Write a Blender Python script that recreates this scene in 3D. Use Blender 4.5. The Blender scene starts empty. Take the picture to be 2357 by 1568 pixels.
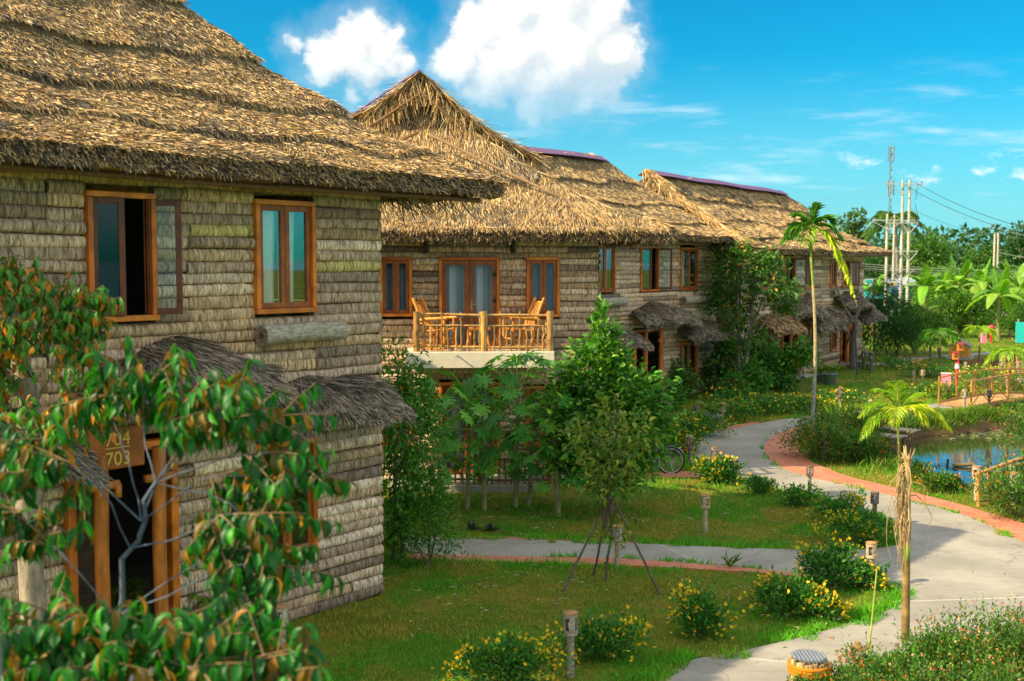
import bpy, math, random
import numpy as np
from mathutils import Matrix, Vector
from mathutils.geometry import tessellate_polygon
random.seed(7)
RS = np.random.RandomState(11)
sc = bpy.context.scene
COL = bpy.data.collections.new("garden_scene"); sc.collection.children.link(COL)
PI = math.pi
# ---------------------------------------------------------------- camera
F_, CX_, CY_, CAMH, PITCH = 2650., 1178.5, 784., 5.0, math.atan(174/2650.)
cd = bpy.data.cameras.new("camera"); cam = bpy.data.objects.new("camera", cd); COL.objects.link(cam)
cam.location = (0, 0, CAMH); cam.rotation_euler = (PI/2-PITCH, 0, 0)
cd.sensor_width = 36; cd.lens = 36*F_/2357.; cd.clip_start = .1; cd.clip_end = 5000
cd.dof.use_dof = True; cd.dof.focus_distance = 21; cd.dof.aperture_fstop = 1.6
sc.camera = cam
def ray(px, py):
    a = (px-CX_)/F_; b = (py-CY_)/F_
    c, s = math.cos(PITCH), math.sin(PITCH)
    return np.array([a, c-b*s, -s-b*c])
def G(px, py, z=0.):                      # ground point seen at a place of the photograph
    r = ray(px, py); t = (z-CAMH)/r[2]
    return np.array([r[0]*t, r[1]*t, z])
def AT(px, py, Y):                        # point at distance Y
    r = ray(px, py); t = Y/r[1]
    return np.array([r[0]*t, Y, CAMH+r[2]*t])
# ---------------------------------------------------------------- numpy noise
def _h(i, j, s):
    n = (i*374761393 + j*668265263 + s*974634777) & 0x7fffffff
    n = ((n ^ (n >> 13))*1274126177) & 0x7fffffff
    return ((n ^ (n >> 16)) & 0xffff)/65535.
def vn(x, y, s=0):
    x = np.asarray(x, float); y = np.asarray(y, float)
    i = np.floor(x).astype(np.int64); j = np.floor(y).astype(np.int64)
    u = x-i; v = y-j; u = u*u*(3-2*u); v = v*v*(3-2*v)
    return (_h(i, j, s)*(1-u)+_h(i+1, j, s)*u)*(1-v)+(_h(i, j+1, s)*(1-u)+_h(i+1, j+1, s)*u)*v
def inpoly(x, y, poly):
    r = np.zeros(x.shape, bool); n = len(poly)
    for k in range(n):
        x1, y1 = poly[k][:2]; x2, y2 = poly[(k+1) % n][:2]
        if y1 == y2: continue
        r ^= ((y1 > y) != (y2 > y)) & (x < (x2-x1)*(y-y1)/(y2-y1)+x1)
    return r
def polydist(x, y, poly):
    d = np.full(x.shape, 1e9); n = len(poly)
    for k in range(n):
        x1, y1 = poly[k][:2]; x2, y2 = poly[(k+1) % n][:2]
        dx, dy = x2-x1, y2-y1; L = dx*dx+dy*dy+1e-12
        t = np.clip(((x-x1)*dx+(y-y1)*dy)/L, 0, 1)
        d = np.minimum(d, np.hypot(x-x1-t*dx, y-y1-t*dy))
    return d
# ---------------------------------------------------------------- mesh builder
def nrm(a):
    a = np.asarray(a, float)
    return a/np.maximum(np.linalg.norm(a, axis=-1, keepdims=True), 1e-9)
class MB:
    def __init__(s): s.V = []; s.T = []; s.Q = []; s.C = []; s.n = 0; s.mT = []; s.mQ = []
    def add(s, V, F, col=(1, 1, 1), mi=0):
        V = np.asarray(V, float).reshape(-1, 3); F = np.asarray(F, np.int64)
        if F.size == 0: return
        c = np.asarray(col, float)
        if c.ndim == 1: c = np.tile(c, (len(V), 1))
        s.V.append(V); s.C.append(c)
        if F.shape[1] == 3: s.T.append(F+s.n); s.mT.append(np.full(len(F), mi))
        else: s.Q.append(F+s.n); s.mQ.append(np.full(len(F), mi))
        s.n += len(V)
    def build(s, name, mats, parent=None, smooth=False, loc=None, rotz=0):
        V = np.concatenate(s.V); C = np.concatenate(s.C)
        T = np.concatenate(s.T) if s.T else np.zeros((0, 3), np.int64)
        Q = np.concatenate(s.Q) if s.Q else np.zeros((0, 4), np.int64)
        me = bpy.data.meshes.new(name)
        me.vertices.add(len(V)); me.vertices.foreach_set("co", V.astype(np.float32).ravel())
        idx = np.concatenate([T.ravel(), Q.ravel()]).astype(np.int32)
        me.loops.add(len(idx)); me.loops.foreach_set("vertex_index", idx)
        st = np.concatenate([np.arange(len(T))*3, len(T)*3+np.arange(len(Q))*4]).astype(np.int32)
        me.polygons.add(len(st)); me.polygons.foreach_set("loop_start", st)
        mi = np.concatenate(s.mT+s.mQ).astype(np.int32); me.polygons.foreach_set("material_index", mi)
        me.polygons.foreach_set("use_smooth", np.full(len(st), bool(smooth)))
        at = me.attributes.new("Col", 'FLOAT_COLOR', 'POINT')
        at.data.foreach_set("color", np.concatenate([C, np.ones((len(C), 1))], 1).astype(np.float32).ravel())
        me.update(calc_edges=True); me.validate()
        for m in (mats if isinstance(mats, (list, tuple)) else [mats]): me.materials.append(m)
        o = bpy.data.objects.new(name, me); COL.objects.link(o)
        if parent is not None: o.parent = parent
        if loc is not None: o.location = loc
        o.rotation_euler.z = rotz
        return o
    # shapes -----------------------------------------------------
    def box(s, c, d, col=(1, 1, 1), mi=0, rz=0, R=None):
        x, y, z = [k/2. for k in d]
        V = np.array([[-x, -y, -z], [x, -y, -z], [x, y, -z], [-x, y, -z], [-x, -y, z], [x, -y, z], [x, y, z], [-x, y, z]])
        if rz:
            cc, ss = math.cos(rz), math.sin(rz); V = V @ np.array([[cc, ss, 0], [-ss, cc, 0], [0, 0, 1]])
        if R is not None: V = V @ np.asarray(R).T
        s.add(V+np.asarray(c, float), [[0, 3, 2, 1], [4, 5, 6, 7], [0, 1, 5, 4], [1, 2, 6, 5], [2, 3, 7, 6], [3, 0, 4, 7]], col, mi)
    def tube(s, P, r, n=8, col=(1, 1, 1), mi=0, cap=True):
        P = np.asarray(P, float); k = len(P); r = np.broadcast_to(np.asarray(r, float), (k,))
        T = np.gradient(P, axis=0); T = nrm(T)
        ref = np.array([0., 0, 1]) if abs(T[0, 2]) < .9 else np.array([1., 0, 0])
        V = []
        A = nrm(np.cross(T[0], ref))
        for i in range(k):
            A = nrm(A-T[i]*np.dot(A, T[i])); B = np.cross(T[i], A)
            a = np.arange(n)*2*PI/n
            V.append(P[i]+r[i]*(np.cos(a)[:, None]*A+np.sin(a)[:, None]*B))
        V = np.concatenate(V)
        i = np.arange(k-1)[:, None]*n; j = np.arange(n)[None]; j2 = (j+1) % n
        Fq = np.stack([i+j, i+j2, i+n+j2, i+n+j], -1).reshape(-1, 4)
        c = np.asarray(col, float)
        if c.ndim == 2: c = np.repeat(c, n, 0)
        s.add(V, Fq, c, mi)
        if cap:
            for e, off in ((0, 0), (k-1, (k-1)*n)):
                Vc = np.concatenate([V[off:off+n], P[e:e+1]]); a = np.arange(n)
                F = np.stack([a, (a+1) % n, np.full(n, n)], 1)
                if e == 0: F = F[:, ::-1]
                s.add(Vc, F, c[0] if c.ndim == 2 and e == 0 else (c[-1] if c.ndim == 2 else c), mi)
    def lathe(s, prof, c=(0, 0, 0), n=16, col=(1, 1, 1), mi=0):   # prof: list of (radius, z)
        a = np.arange(n)*2*PI/n; k = len(prof)
        V = np.concatenate([np.stack([p[0]*np.cos(a), p[0]*np.sin(a), np.full(n, p[1])], 1) for p in prof])+np.asarray(c, float)
        i = np.arange(k-1)[:, None]*n; j = np.arange(n)[None]; j2 = (j+1) % n
        s.add(V, np.stack([i+j, i+j2, i+n+j2, i+n+j], -1).reshape(-1, 4), col, mi)
    def grid(s, X, Y, Z, col=(1, 1, 1), mi=0, mask=None):
        h, w = X.shape; V = np.stack([X, Y, Z], -1).reshape(-1, 3)
        i = np.arange(h-1)[:, None]*w; j = np.arange(w-1)[None]
        F = np.stack([i+j, i+j+1, i+w+j+1, i+w+j], -1).reshape(-1, 4)
        if mask is not None: F = F[mask.ravel()]
        s.add(V, F, col, mi)
    def leaves(s, P, D, L, W, tmpl, col, up=(0, 0, 1), tilt=.5, mi=0):
        """leaves rooted at P along D; tmpl = (verts (u,v,w), faces)"""
        P = np.asarray(P, float); n = len(P)
        if n == 0: return
        D = nrm(D); L = np.broadcast_to(np.asarray(L, float), (n,)); W = np.broadcast_to(np.asarray(W, float), (n,))
        U = np.asarray(up, float)+RS.normal(0, tilt, (n, 3))
        B = nrm(np.cross(U, D)); N = np.cross(D, B)
        TV, TF = np.asarray(tmpl[0], float), np.asarray(tmpl[1]); k = len(TV)
        V = P[:, None]+D[:, None]*(TV[None, :, 0:1]*L[:, None, None])+B[:, None]*(TV[None, :, 1:2]*W[:, None, None])+N[:, None]*(TV[None, :, 2:3]*L[:, None, None])
        F = (TF[None]+np.arange(n)[:, None, None]*k).reshape(-1, TF.shape[1])
        c = np.asarray(col, float)
        if c.ndim == 2: c = np.repeat(c, k, 0)
        s.add(V.reshape(-1, 3), F, c, mi)
def pal(cols, n, w=None, jit=.15):
    cols = np.asarray(cols, float)
    i = RS.choice(len(cols), n, p=None if w is None else np.asarray(w)/np.sum(w))
    return np.clip(cols[i]*(1+RS.normal(0, jit, (n, 1))), 0.004, 1)
# leaf templates
LEAF4 = ([(0, 0, 0), (.45, .5, .06), (1, 0, -.05), (.45, -.5, .06)], [(0, 2, 1), (0, 3, 2)])
def _curl(bend, seg=4, fold=.12):
    V = []; F = []
    wid = [.08, .75, 1., .7, .02] if seg == 4 else list(np.sin(np.linspace(.1, PI-.03, seg+1)))
    for i in range(seg+1):
        u = i/seg; a = bend*u
        x = math.sin(a)/bend if bend else u; z = -(1-math.cos(a))/bend if bend else 0
        for v in (-.5, 0, .5): V.append((x, v*wid[i], z+abs(v)*2*fold*wid[i]))
    for i in range(seg):
        for j in range(2): a = i*3+j; F.append((a, a+1, a+4, a+3))
    return V, F
LEAFC = _curl(1.3); LEAFB = _curl(.7, 3, .08)
STRAW = ([(0, -.5, 0), (0, .5, 0), (1, .22, 0), (1, -.22, 0)], [(0, 1, 2, 3)])
BLADE = ([(0, -.5, 0), (0, .5, 0), (1, 0, .25)], [(0, 1, 2)])
def _papaya():
    V = [(0, 0, 0)]; out = []
    for a, l in ((-150, .45), (-105, .62), (-62, .82), (-28, .95), (0, 1.), (28, .95), (62, .82), (105, .62), (150, .45)):
        a = math.radians(a)
        for da, f in ((-.2, .36), (-.22, .62), (-.06, .72), (0, 1.), (.06, .72), (.22, .62), (.2, .36)):
            aa = a+da*1.0
            out.append((l*f*math.cos(aa)*.6+.0, l*f*math.sin(aa)*.6, -.16*(l*f)**2+.02*math.cos(da*20)))
    V += out; n = len(out)
    return V, [(0, 1+i, 2+i) for i in range(n-1)]
PAPAYA = _papaya()
_fl = [(0, 0, 0)]+[((.5 if k % 2 else .22)*math.cos(k*PI/5), (.5 if k % 2 else .22)*math.sin(k*PI/5), .1 if k % 2 else .05) for k in range(10)]
FLOWER = (_fl, [(0, 1+k, 1+(k+1) % 10) for k in range(10)])
# ---------------------------------------------------------------- things
def tag(o, label=None, cat=None, group=None, kind=None):
    if label: o['label'] = label
    if cat: o['category'] = cat
    if group: o['group'] = group
    if kind: o['kind'] = kind
    return o
def thing(name, label, cat, loc=(0, 0, 0), rotz=0, group=None):
    o = bpy.data.objects.new(name, None); COL.objects.link(o)
    o.location = tuple(map(float, loc)); o.rotation_euler = (0, 0, rotz); o.empty_display_size = .1
    return tag(o, label, cat, group)
def dup(root, loc, rotz=0, label=None, scale=1., group=None):
    def cp(o, par):
        c = o.copy(); COL.objects.link(c)
        if par is not None: c.parent = par
        for ch in list(o.children): cp(ch, c)
        return c
    r = cp(root, None); r.location = tuple(map(float, loc)); r.rotation_euler = (0, 0, rotz)
    r.scale = (scale,)*3 if np.isscalar(scale) else scale
    if label: r['label'] = label
    if group: r['group'] = group
    return r
# ---------------------------------------------------------------- materials
class NT:
    def __init__(s, nt): s.nt = nt; s.N = nt.nodes; s.L = nt.links
    def n(s, t, **kw):
        x = s.N.new(t)
        for k, v in kw.items():
            if k.startswith('i_'):
                key = k[2:]; key = int(key) if key.isdigit() else key.replace('_', ' ')
                if hasattr(v, 'is_output') or isinstance(v, bpy.types.NodeSocket): s.L.new(v, x.inputs[key])
                else: x.inputs[key].default_value = v
            else: setattr(x, k, v)
        return x
    def l(s, a, b): s.L.new(a, b)
    def math(s, op, a, b=0., c=None, clamp=False):
        x = s.N.new('ShaderNodeMath'); x.operation = op; x.use_clamp = clamp
        for i, v in enumerate((a, b, c)):
            if v is None: continue
            if isinstance(v, bpy.types.NodeSocket): s.L.new(v, x.inputs[i])
            else: x.inputs[i].default_value = v
        return x.outputs[0]
    def ss(s, v, a, b, c=0., d=1.):
        x = s.N.new('ShaderNodeMapRange'); x.interpolation_type = 'SMOOTHSTEP'
        s.L.new(v, x.inputs[0])
        for i, q in enumerate((a, b, c, d)): x.inputs[1+i].default_value = q
        return x.outputs[0]
    def mix(s, f, a, b, bt='MIX'):
        x = s.N.new('ShaderNodeMix'); x.data_type = 'RGBA'; x.blend_type = bt
        for k, v in ((0, f), (6, a), (7, b)):
            if isinstance(v, bpy.types.NodeSocket): s.L.new(v, x.inputs[k])
            elif k == 0: x.inputs[0].default_value = v
            else: x.inputs[k].default_value = (*v, 1)
        return x.outputs[2]
    def noise(s, vec, scale, detail=3, rough=.6, dim='3D', w=None, dist=0.):
        x = s.N.new('ShaderNodeTexNoise'); x.noise_dimensions = dim
        x.inputs['Scale'].default_value = scale; x.inputs['Detail'].default_value = detail; x.inputs['Roughness'].default_value = rough
        x.inputs['Distortion'].default_value = dist
        if vec is not None: s.L.new(vec, x.inputs['Vector'])
        if w is not None: s.L.new(w, x.inputs['W'])
        return x
    def map(s, vec, scale=(1, 1, 1), rot=(0, 0, 0), loc=(0, 0, 0)):
        x = s.N.new('ShaderNodeMapping'); s.L.new(vec, x.inputs[0])
        x.inputs['Scale'].default_value = scale; x.inputs['Rotation'].default_value = rot; x.inputs['Location'].default_value = loc
        return x.outputs[0]
def newmat(name):
    m = bpy.data.materials.new(name); m.use_nodes = True; m.node_tree.nodes.clear()
    t = NT(m.node_tree); out = t.n('ShaderNodeOutputMaterial'); return m, t, out
def vmat(name, rough=.75, namt=.35, nscale=8., stretch=(1, 1, 1), bump=.0, bscale=None, trans=0., spec=.3, metal=0., tint=(1, 1, 1), coat=0.):
    """base colour from the mesh's Col attribute, broken up by noise; optional translucency for leaves"""
    m, t, out = newmat(name)
    a = t.n('ShaderNodeAttribute', attribute_name="Col")
    tc = t.n('ShaderNodeTexCoord'); v = t.map(tc.outputs['Object'], stretch)
    no = t.noise(v, nscale, 4, .65)
    f = t.ss(no.outputs[0], .25, .75, 1-namt, 1+namt)
    col = t.n('ShaderNodeVectorMath', operation='SCALE'); t.l(a.outputs['Color'], col.inputs[0]); t.l(f, col.inputs['Scale'])
    c = t.mix(1., col.outputs[0], tint, 'MULTIPLY')
    b = t.n('ShaderNodeBsdfPrincipled'); t.l(c, b.inputs['Base Color'])
    b.inputs['Roughness'].default_value = rough; b.inputs['Specular IOR Level'].default_value = spec; b.inputs['Metallic'].default_value = metal
    b.inputs['Coat Weight'].default_value = coat
    if bump:
        n2 = t.noise(v, bscale or nscale*3, 4, .7)
        bp = t.n('ShaderNodeBump'); bp.inputs['Strength'].default_value = bump; bp.inputs['Distance'].default_value = .02
        t.l(n2.outputs[0], bp.inputs['Height']); t.l(bp.outputs[0], b.inputs['Normal'])
    if trans:
        tr = t.n('ShaderNodeBsdfTranslucent'); c2 = t.mix(1., c, (1.5, 1.6, .6), 'MULTIPLY'); t.l(c2, tr.inputs[0])
        mx = t.n('ShaderNodeMixShader'); mx.inputs[0].default_value = trans
        t.l(b.outputs[0], mx.inputs[1]); t.l(tr.outputs[0], mx.inputs[2]); t.l(mx.outputs[0], out.inputs[0])
    else: t.l(b.outputs[0], out.inputs[0])
    return m
M_LEAF = vmat('leaf', .45, .15, 6, trans=.32, spec=.35, tint=(1.25, 1.35, 1.))
M_GLOSSLEAF = vmat('gloss_leaf', .45, .15, 8, trans=.3, spec=.35, tint=(1.02, 1.12, .95))
M_GRASS = vmat('grass_blade', .6, .15, 3, trans=.3, spec=.25)
M_FLOWER = vmat('petal', .6, .1, 20, trans=.2, spec=.2)
M_BARK = vmat('bark', .9, .45, 14, (1, 1, .3), .6, 40)
M_STRAW = vmat('thatch_straw', .8, .2, 9, spec=.15)
M_WOOD = vmat('varnished_wood', .42, .4, 9, (1, 1, .25), .15, 30, spec=.4)
M_WOODX = vmat('varnished_wood_bar', .42, .4, 9, (.4, .4, .4), .12, 40, spec=.4)
M_POLE = vmat('bamboo_pole', .5, .35, 12, (1, 1, 1), .2, 40, spec=.35)
M_LAMPWOOD = vmat('weathered_log', .85, .45, 10, (1, 1, 3), .6, 30, spec=.2)
M_PLASTER = vmat('plaster', .85, .08, 5, bump=.35, bscale=60, spec=.2)
M_CONC = vmat('pole_concrete', .85, .2, 4, (1, 1, .3), .2, 30, spec=.2)
M_METAL = vmat('painted_metal', .35, .15, 10, metal=.4, spec=.5)
M_PAINT = vmat('paint', .45, .1, 8, spec=.45)
M_RUBBER = vmat('rubber', .6, .1, 30, spec=.4)
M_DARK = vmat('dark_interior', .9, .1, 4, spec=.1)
M_CLOTH = vmat('curtain_cloth', .9, .1, 6, (1, 1, .2), spec=.1, trans=.25, tint=(1, 1, 1))
def mat_glass():
    m, t, out = newmat('window_glass')
    g = t.n('ShaderNodeBsdfGlossy'); g.inputs['Roughness'].default_value = .02; g.inputs[0].default_value = (.95, .97, 1, 1)
    tr = t.n('ShaderNodeBsdfTransparent'); tr.inputs[0].default_value = (.94, .97, .97, 1)
    f = t.n('ShaderNodeFresnel'); f.inputs[0].default_value = 1.6
    k = t.math('ADD', t.math('MULTIPLY', f.outputs[0], .22), .012, clamp=True)
    mx = t.n('ShaderNodeMixShader'); t.l(k, mx.inputs[0]); t.l(tr.outputs[0], mx.inputs[1]); t.l(g.outputs[0], mx.inputs[2]); t.l(mx.outputs[0], out.inputs[0])
    return m
M_GLASS = mat_glass()
def mat_logs():
    m, t, out = newmat('palm_log_wall')
    a = t.n('ShaderNodeAttribute', attribute_name="Col")       # r,g,b = tone of that log
    tc = t.n('ShaderNodeTexCoord')
    sep = t.n('ShaderNodeSeparateColor'); t.l(a.outputs['Color'], sep.inputs[0])
    w = t.math('MULTIPLY', sep.outputs[0], 97.)
    fib = t.noise(t.map(tc.outputs['Object'], (34, 1, 6)), 1., 4, .72, '4D', w, .5)
    ring = t.noise(t.map(tc.outputs['Object'], (9, 1, 1.2)), 1., 2, .5, '4D', w, .4)
    fine = t.noise(t.map(tc.outputs['Object'], (120, 40, 22)), 1., 3, .7)
    blot = t.noise(tc.outputs['Object'], 2.2, 4, .65)
    c = t.mix(t.ss(fib.outputs[0], .32, .68), (.16, .125, .085), (.86, .75, .60))
    c = t.mix(t.math('MULTIPLY', t.ss(ring.outputs[0], .5, .78), .3), c, (.1, .08, .055))
    c = t.mix(t.math('MULTIPLY', t.ss(fine.outputs[0], .5, .75), .45), c, (.055, .045, .035))
    c = t.mix(t.math('MULTIPLY', t.ss(blot.outputs[0], .5, .75), .45), c, (.22, .19, .13))
    fin = t.n('ShaderNodeVectorMath', operation='MULTIPLY'); t.l(c, fin.inputs[0]); t.l(a.outputs['Color'], fin.inputs[1])
    f2 = t.n('ShaderNodeVectorMath', operation='SCALE'); t.l(fin.outputs[0], f2.inputs[0]); f2.inputs['Scale'].default_value = 1.95
    b = t.n('ShaderNodeBsdfPrincipled'); t.l(f2.outputs[0], b.inputs['Base Color']); b.inputs['Roughness'].default_value = .8; b.inputs['Specular IOR Level'].default_value = .2
    h = t.math('ADD', t.math('MULTIPLY', fib.outputs[0], 1.), t.math('MULTIPLY', fine.outputs[0], .5))
    bp = t.n('ShaderNodeBump'); bp.inputs['Strength'].default_value = .75; bp.inputs['Distance'].default_value = .02
    t.l(h, bp.inputs['Height']); t.l(bp.outputs[0], b.inputs['Normal']); t.l(b.outputs[0], out.inputs[0])
    return m
M_LOG = mat_logs()
def mat_thatch(name, tint):
    m, t, out = newmat(name)
    tc = t.n('ShaderNodeTexCoord')
    n1 = t.noise(tc.outputs['Object'], 45, 4, .75); n2 = t.noise(tc.outputs['Object'], 1.6, 3, .6)
    c = t.mix(t.ss(n1.outputs[0], .35, .7), (.07, .052, .03), (.4, .29, .13))
    c = t.mix(t.ss(n2.outputs[0], .4, .7, 0, .5), c, (.12, .1, .07)); c = t.mix(1., c, tint, 'MULTIPLY')
    b = t.n('ShaderNodeBsdfPrincipled'); t.l(c, b.inputs['Base Color']); b.inputs['Roughness'].default_value = .9; b.inputs['Specular IOR Level'].default_value = .1
    bp = t.n('ShaderNodeBump'); bp.inputs['Strength'].default_value = .9; bp.inputs['Distance'].default_value = .04
    t.l(n1.outputs[0], bp.inputs['Height']); t.l(bp.outputs[0], b.inputs['Normal']); t.l(b.outputs[0], out.inputs[0])
    return m
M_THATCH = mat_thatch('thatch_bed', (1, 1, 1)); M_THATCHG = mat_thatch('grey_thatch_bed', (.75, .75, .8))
def mat_ground():
    m, t, out = newmat('lawn_soil'); tc = t.n('ShaderNodeTexCoord'); P = tc.outputs['Object']
    n1 = t.noise(P, .55, 4, .65); n2 = t.noise(P, 6, 4, .7); n3 = t.noise(P, 45, 3, .7)
    c = t.mix(t.ss(n1.outputs[0], .42, .62), (.09, .18, .012), (.25, .21, .03))
    c = t.mix(t.ss(n2.outputs[0], .45, .7, 0, .6), c, (.045, .10, .012))
    c = t.mix(t.ss(n3.outputs[0], .5, .75, 0, .65), c, (.04, .045, .012))
    sx = t.n('ShaderNodeSeparateXYZ'); t.l(P, sx.inputs[0])
    mud = t.ss(sx.outputs[2], -.03, -.28); c = t.mix(mud, c, (.16, .1, .045))
    c = t.mix(t.ss(sx.outputs[2], -.4, -.6), c, (.045, .032, .016))
    b = t.n('ShaderNodeBsdfPrincipled'); t.l(c, b.inputs['Base Color']); b.inputs['Roughness'].default_value = .95; b.inputs['Specular IOR Level'].default_value = .1
    bp = t.n('ShaderNodeBump'); bp.inputs['Strength'].default_value = .8; bp.inputs['Distance'].default_value = .03
    t.l(n3.outputs[0], bp.inputs['Height']); t.l(bp.outputs[0], b.inputs['Normal']); t.l(b.outputs[0], out.inputs[0]); return m
def mat_path():
    m, t, out = newmat('path_concrete'); tc = t.n('ShaderNodeTexCoord'); P = tc.outputs['Object']
    n1 = t.noise(P, .7, 4, .6); n2 = t.noise(t.map(P, (1, 4, 1), (0, 0, .6)), 2.2, 4, .65); n3 = t.noise(P, 60, 3, .7)
    c = t.mix(t.ss(n1.outputs[0], .3, .7), (.27, .25, .205), (.39, .36, .29))
    c = t.mix(t.ss(n2.outputs[0], .45, .75, 0, .5), c, (.23, .21, .175)); c = t.mix(t.ss(n3.outputs[0], .55, .8, 0, .35), c, (.17, .15, .125))
    ck = t.n('ShaderNodeTexVoronoi'); ck.feature = 'DISTANCE_TO_EDGE'; ck.inputs['Scale'].default_value = .42; wp = t.noise(P, 2.5, 3, .6); av = t.n('ShaderNodeVectorMath', operation='ADD'); t.l(P, av.inputs[0]); sv = t.n('ShaderNodeVectorMath', operation='SCALE'); t.l(wp.outputs['Color'], sv.inputs[0]); sv.inputs['Scale'].default_value = .5; t.l(sv.outputs[0], av.inputs[1]); t.l(av.outputs[0], ck.inputs['Vector'])
    c = t.mix(t.ss(ck.outputs['Distance'], .006, .002, 0, .55), c, (.16, .14, .11)); st = t.noise(P, 1.9, 5, .72); c = t.mix(t.ss(st.outputs[0], .55, .72, 0, .4), c, (.2, .175, .135))
    v = t.n('ShaderNodeTexVoronoi'); v.inputs['Scale'].default_value = 3.5; t.l(P, v.inputs['Vector']); v.inputs['Randomness'].default_value = 1
    c = t.mix(t.ss(v.outputs['Distance'], .045, .02, 0, .6), c, (.1, .07, .04))
    b = t.n('ShaderNodeBsdfPrincipled'); t.l(c, b.inputs['Base Color']); b.inputs['Roughness'].default_value = .8; b.inputs['Specular IOR Level'].default_value = .25
    bp = t.n('ShaderNodeBump'); bp.inputs['Strength'].default_value = .25; bp.inputs['Distance'].default_value = .01
    t.l(n3.outputs[0], bp.inputs['Height']); t.l(bp.outputs[0], b.inputs['Normal']); t.l(b.outputs[0], out.inputs[0]); return m
def mat_brick():
    m, t, out = newmat('red_paver_brick'); tc = t.n('ShaderNodeTexCoord'); P = tc.outputs['Object']
    br = t.n('ShaderNodeTexBrick'); t.l(t.map(P, (1, 1, 1), (0, 0, .5)), br.inputs['Vector'])
    br.inputs['Scale'].default_value = 4.2; br.inputs['Mortar Size'].default_value = .022; br.inputs['Brick Width'].default_value = .8; br.inputs['Row Height'].default_value = .4
    br.inputs['Color1'].default_value = (.50, .13, .055, 1); br.inputs['Color2'].default_value = (.62, .21, .1, 1); br.inputs['Mortar'].default_value = (.42, .27, .2, 1)
    n1 = t.noise(P, 1.3, 4, .7); n2 = t.noise(P, 25, 3, .7)
    c = t.mix(t.ss(n1.outputs[0], .5, .75, 0, .5), br.outputs[0], (.5, .32, .24)); c = t.mix(t.ss(n2.outputs[0], .5, .75, 0, .45), c, (.28, .1, .06))
    b = t.n('ShaderNodeBsdfPrincipled'); t.l(c, b.inputs['Base Color']); b.inputs['Roughness'].default_value = .8
    bp = t.n('ShaderNodeBump'); bp.inputs['Strength'].default_value = .3; bp.inputs['Distance'].default_value = .01
    t.l(br.outputs[1], bp.inputs['Height']); bp.invert = True; t.l(bp.outputs[0], b.inputs['Normal']); t.l(b.outputs[0], out.inputs[0]); return m
def mat_water():
    m, t, out = newmat('pond_water'); tc = t.n('ShaderNodeTexCoord'); P = tc.outputs['Object']
    n1 = t.noise(t.map(P, (1, 2.5, 1)), 2.2, 3, .6)
    b = t.n('ShaderNodeBsdfPrincipled'); b.inputs['Base Color'].default_value = (.07, .085, .04, 1); b.inputs['Roughness'].default_value = .5; b.inputs['Specular IOR Level'].default_value = 0.
    g = t.n('ShaderNodeBsdfGlossy'); g.inputs['Roughness'].default_value = .03
    bp = t.n('ShaderNodeBump'); bp.inputs['Strength'].default_value = .05; bp.inputs['Distance'].default_value = .05
    t.l(n1.outputs[0], bp.inputs['Height']); t.l(bp.outputs[0], g.inputs['Normal']); f = t.n('ShaderNodeFresnel'); f.inputs[0].default_value = 1.45
    k = t.math('MULTIPLY', f.outputs[0], 1.7, clamp=True); mx = t.n('ShaderNodeMixShader'); t.l(k, mx.inputs[0]); t.l(b.outputs[0], mx.inputs[1]); t.l(g.outputs[0], mx.inputs[2]); t.l(mx.outputs[0], out.inputs[0]); return m
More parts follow.
